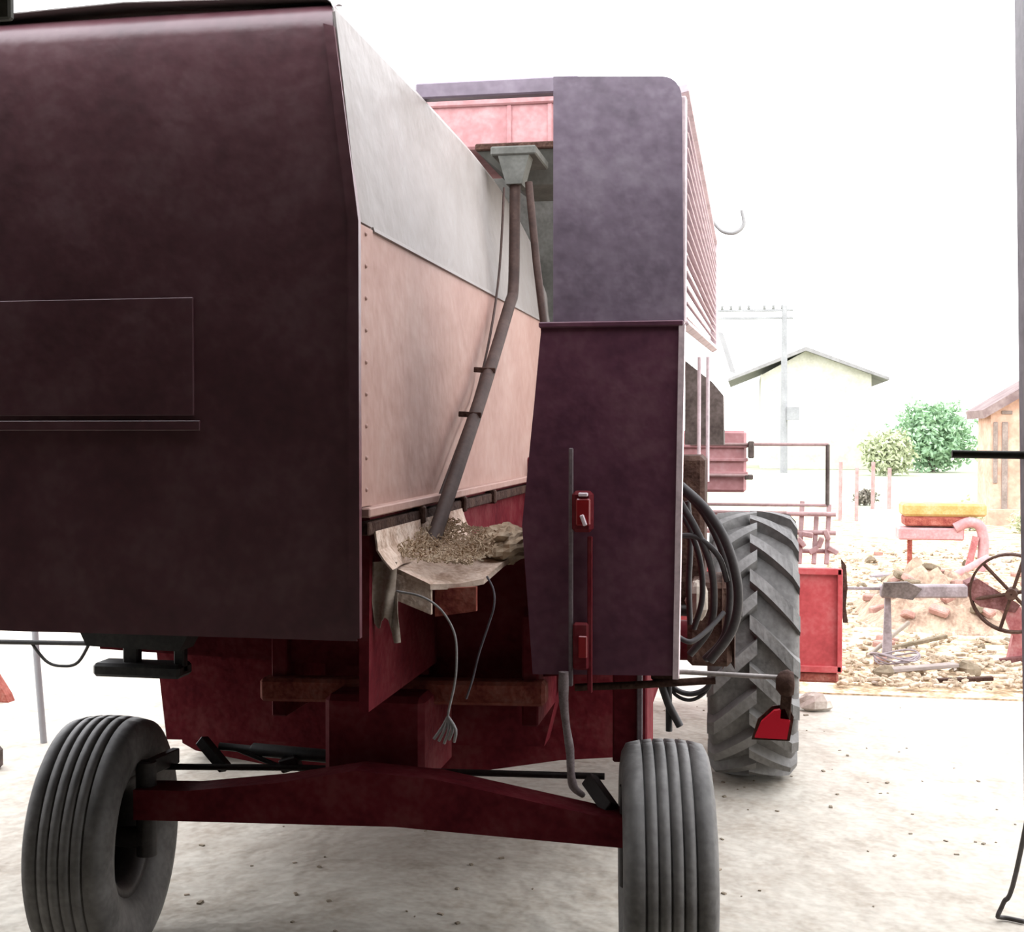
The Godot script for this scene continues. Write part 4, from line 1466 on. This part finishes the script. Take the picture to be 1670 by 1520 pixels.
	mat("arm_grey", [col(0.176, 0.158, 0.141), col(0.265, 0.238, 0.221), col(0.335, 0.308, 0.291)], 3.0, 0.5, 0.2, 0.5)
	mat("rear_rubber", [col(0.070, 0.067, 0.063), col(0.124, 0.118, 0.111), col(0.188, 0.183, 0.174)], 1.6, 0.62, 0.0, 0.45, 0.12)
	mat("front_rubber", [col(0.060, 0.057, 0.054), col(0.105, 0.100, 0.095), col(0.160, 0.155, 0.148)], 1.6, 0.65, 0.0, 0.4, 0.2)
	mat("front_lug", [col(0.085, 0.082, 0.078), col(0.135, 0.130, 0.124), col(0.185, 0.180, 0.172)], 1.6, 0.65, 0.0, 0.4, 0.2)
	mat("black_hose", [col(0.019, 0.016, 0.016), col(0.032, 0.028, 0.028), col(0.050, 0.044, 0.044)], 3.0, 0.6, 0.0, 0.5)
	mat("cream", [col(0.227, 0.189, 0.151), col(0.302, 0.258, 0.214), col(0.353, 0.315, 0.277)], 3.0, 0.9, 0.0, 0.3)
	mat("cream_dust", [col(0.222, 0.181, 0.141), col(0.363, 0.302, 0.253), col(0.464, 0.403, 0.342)], 4.0, 0.95, 0.0, 0.2)
	mat("twine", [col(0.180, 0.170, 0.165), col(0.250, 0.240, 0.235), col(0.300, 0.290, 0.285)], 6.0, 0.9, 0.0, 0.2)
	mat("twine_grey", [col(0.063, 0.056, 0.063), col(0.098, 0.087, 0.098), col(0.126, 0.115, 0.126)], 6.0, 0.9, 0.0, 0.2)
	mat("rope_mauve", [col(0.100, 0.075, 0.075), col(0.160, 0.130, 0.130), col(0.210, 0.180, 0.180)], 6.0, 0.9, 0.0, 0.2)
	mat("litter", [col(0.102, 0.085, 0.060), col(0.204, 0.170, 0.128), col(0.374, 0.306, 0.238)], 1.5, 0.95, 0.0, 0.2)
	mat("brick_pink", [col(0.414, 0.255, 0.192), col(0.497, 0.332, 0.252), col(0.580, 0.421, 0.336)], 0.4, 0.95, 0.0, 0.2, 0.2)
	mat("roof_tile", [col(0.14, 0.10, 0.10), col(0.19, 0.145, 0.14), col(0.25, 0.20, 0.19)], 0.6, 0.9, 0.0, 0.2)
	mat("roof_pale", [col(0.200, 0.190, 0.190), col(0.250, 0.240, 0.240), col(0.300, 0.290, 0.290)], 0.2, 0.9, 0.0, 0.2)
	mat("cream_wall", [col(0.420, 0.400, 0.340), col(0.500, 0.480, 0.410), col(0.560, 0.540, 0.480)], 0.3, 0.9, 0.0, 0.2)
	mat("pole_pale", [col(0.232, 0.232, 0.239), col(0.275, 0.275, 0.283), col(0.319, 0.319, 0.326)], 0.5, 0.9, 0.0, 0.2)
	mat("white_metal", [col(0.270, 0.270, 0.262), col(0.315, 0.315, 0.307), col(0.360, 0.360, 0.352)], 2.0, 0.6, 0.0, 0.4)
	mat("mauve_grey", [col(0.17, 0.14, 0.14), col(0.24, 0.20, 0.205), col(0.32, 0.28, 0.29)], 2.0, 0.8, 0.0, 0.3)
	mat("yellow_paint", [col(0.323, 0.204, 0.060), col(0.399, 0.264, 0.090), col(0.437, 0.323, 0.165)], 1.5, 0.7, 0.0, 0.4)
	mat("rubble", [col(0.288, 0.240, 0.204), col(0.408, 0.360, 0.312), col(0.528, 0.480, 0.432)], 2.0, 0.95, 0.0, 0.2)
	mat("brick_chip", [col(0.240, 0.120, 0.096), col(0.348, 0.204, 0.168), col(0.432, 0.288, 0.252)], 2.5, 0.95, 0.0, 0.2)
	mat("clod", [col(0.098, 0.077, 0.049), col(0.168, 0.133, 0.091), col(0.252, 0.203, 0.147)], 2.0, 0.95, 0.0, 0.2)
	mat("clod_mid", [col(0.162, 0.117, 0.072), col(0.341, 0.269, 0.197), col(0.574, 0.484, 0.376)], 1.5, 0.95, 0.0, 0.2, 0.0, 2.4)
	mat("heap", [col(0.194, 0.129, 0.092), col(0.315, 0.223, 0.163), col(0.436, 0.340, 0.245)], 1.5, 0.95, 0.0, 0.2, 0.4, 2.2)
	mat("twig", [col(0.14, 0.12, 0.10), col(0.20, 0.18, 0.15), col(0.26, 0.24, 0.20)], 2.0, 0.9, 0.0, 0.2)
	mat("leaf", [col(0.187, 0.306, 0.187), col(0.289, 0.442, 0.272), col(0.408, 0.561, 0.374)], 0.4, 0.7, 0.0, 0.4)
	mat("leaf_olive", [col(0.323, 0.357, 0.221), col(0.442, 0.476, 0.306), col(0.544, 0.578, 0.408)], 0.4, 0.7, 0.0, 0.4)
	mat("leaf_yellow", [col(0.442, 0.493, 0.255), col(0.561, 0.612, 0.340), col(0.680, 0.714, 0.459)], 0.4, 0.7, 0.0, 0.4)
	for k in ["leaf", "leaf_olive", "leaf_yellow"]:
		mats[k].backlight_enabled = true
		mats[k].backlight = Color(0.2, 0.25, 0.12)
		mats[k].cull_mode = BaseMaterial3D.CULL_DISABLED
	var rl := StandardMaterial3D.new()
	rl.albedo_color = Color(0.52, 0.02, 0.06)
	rl.roughness = 0.25
	rl.clearcoat_enabled = true
	rl.clearcoat = 0.6
	mats["red_lens"] = rl
	var rp := StandardMaterial3D.new()
	rp.albedo_color = Color(0.80, 0.06, 0.17)
	rp.roughness = 0.4
	mats["red_plastic"] = rp
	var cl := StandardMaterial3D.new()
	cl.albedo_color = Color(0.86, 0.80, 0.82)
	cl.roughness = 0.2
	mats["lens_highlight"] = cl  # near white, painted highlight for the tail light

func _ready() -> void:
	# camera
	var cam := Camera3D.new()
	cam.name = "camera"
	add_child(cam)
	cam.position = Vector3(0, 1.85, 0)
	cam.rotation_degrees = Vector3(-1.5, 10.389, 0)
	cam.fov = 39.791
	cam.near = 0.05
	cam.far = 600.0
	cam.current = true
	# overcast sky, the only light
	var sky_mat := ProceduralSkyMaterial.new()
	sky_mat.sky_top_color = Color(0.97, 0.975, 1.0)
	sky_mat.sky_horizon_color = Color(1.0, 1.0, 1.0)
	sky_mat.sky_curve = 0.2
	sky_mat.ground_bottom_color = Color(0.66, 0.64, 0.61)
	sky_mat.ground_horizon_color = Color(0.9, 0.9, 0.88)
	var sky := Sky.new()
	sky.sky_material = sky_mat
	var env := Environment.new()
	env.background_mode = Environment.BG_SKY
	env.sky = sky
	env.tonemap_mode = Environment.TONE_MAPPER_LINEAR
	env.tonemap_exposure = 4.9
	env.sdfgi_enabled = true
	env.ssao_enabled = true
	env.ssil_enabled = true
	var we := WorldEnvironment.new()
	we.name = "world_environment"
	we.environment = env
	add_child(we)

	build_materials()
	build_setting()
	build_combine()
	build_small()
	build_yard()
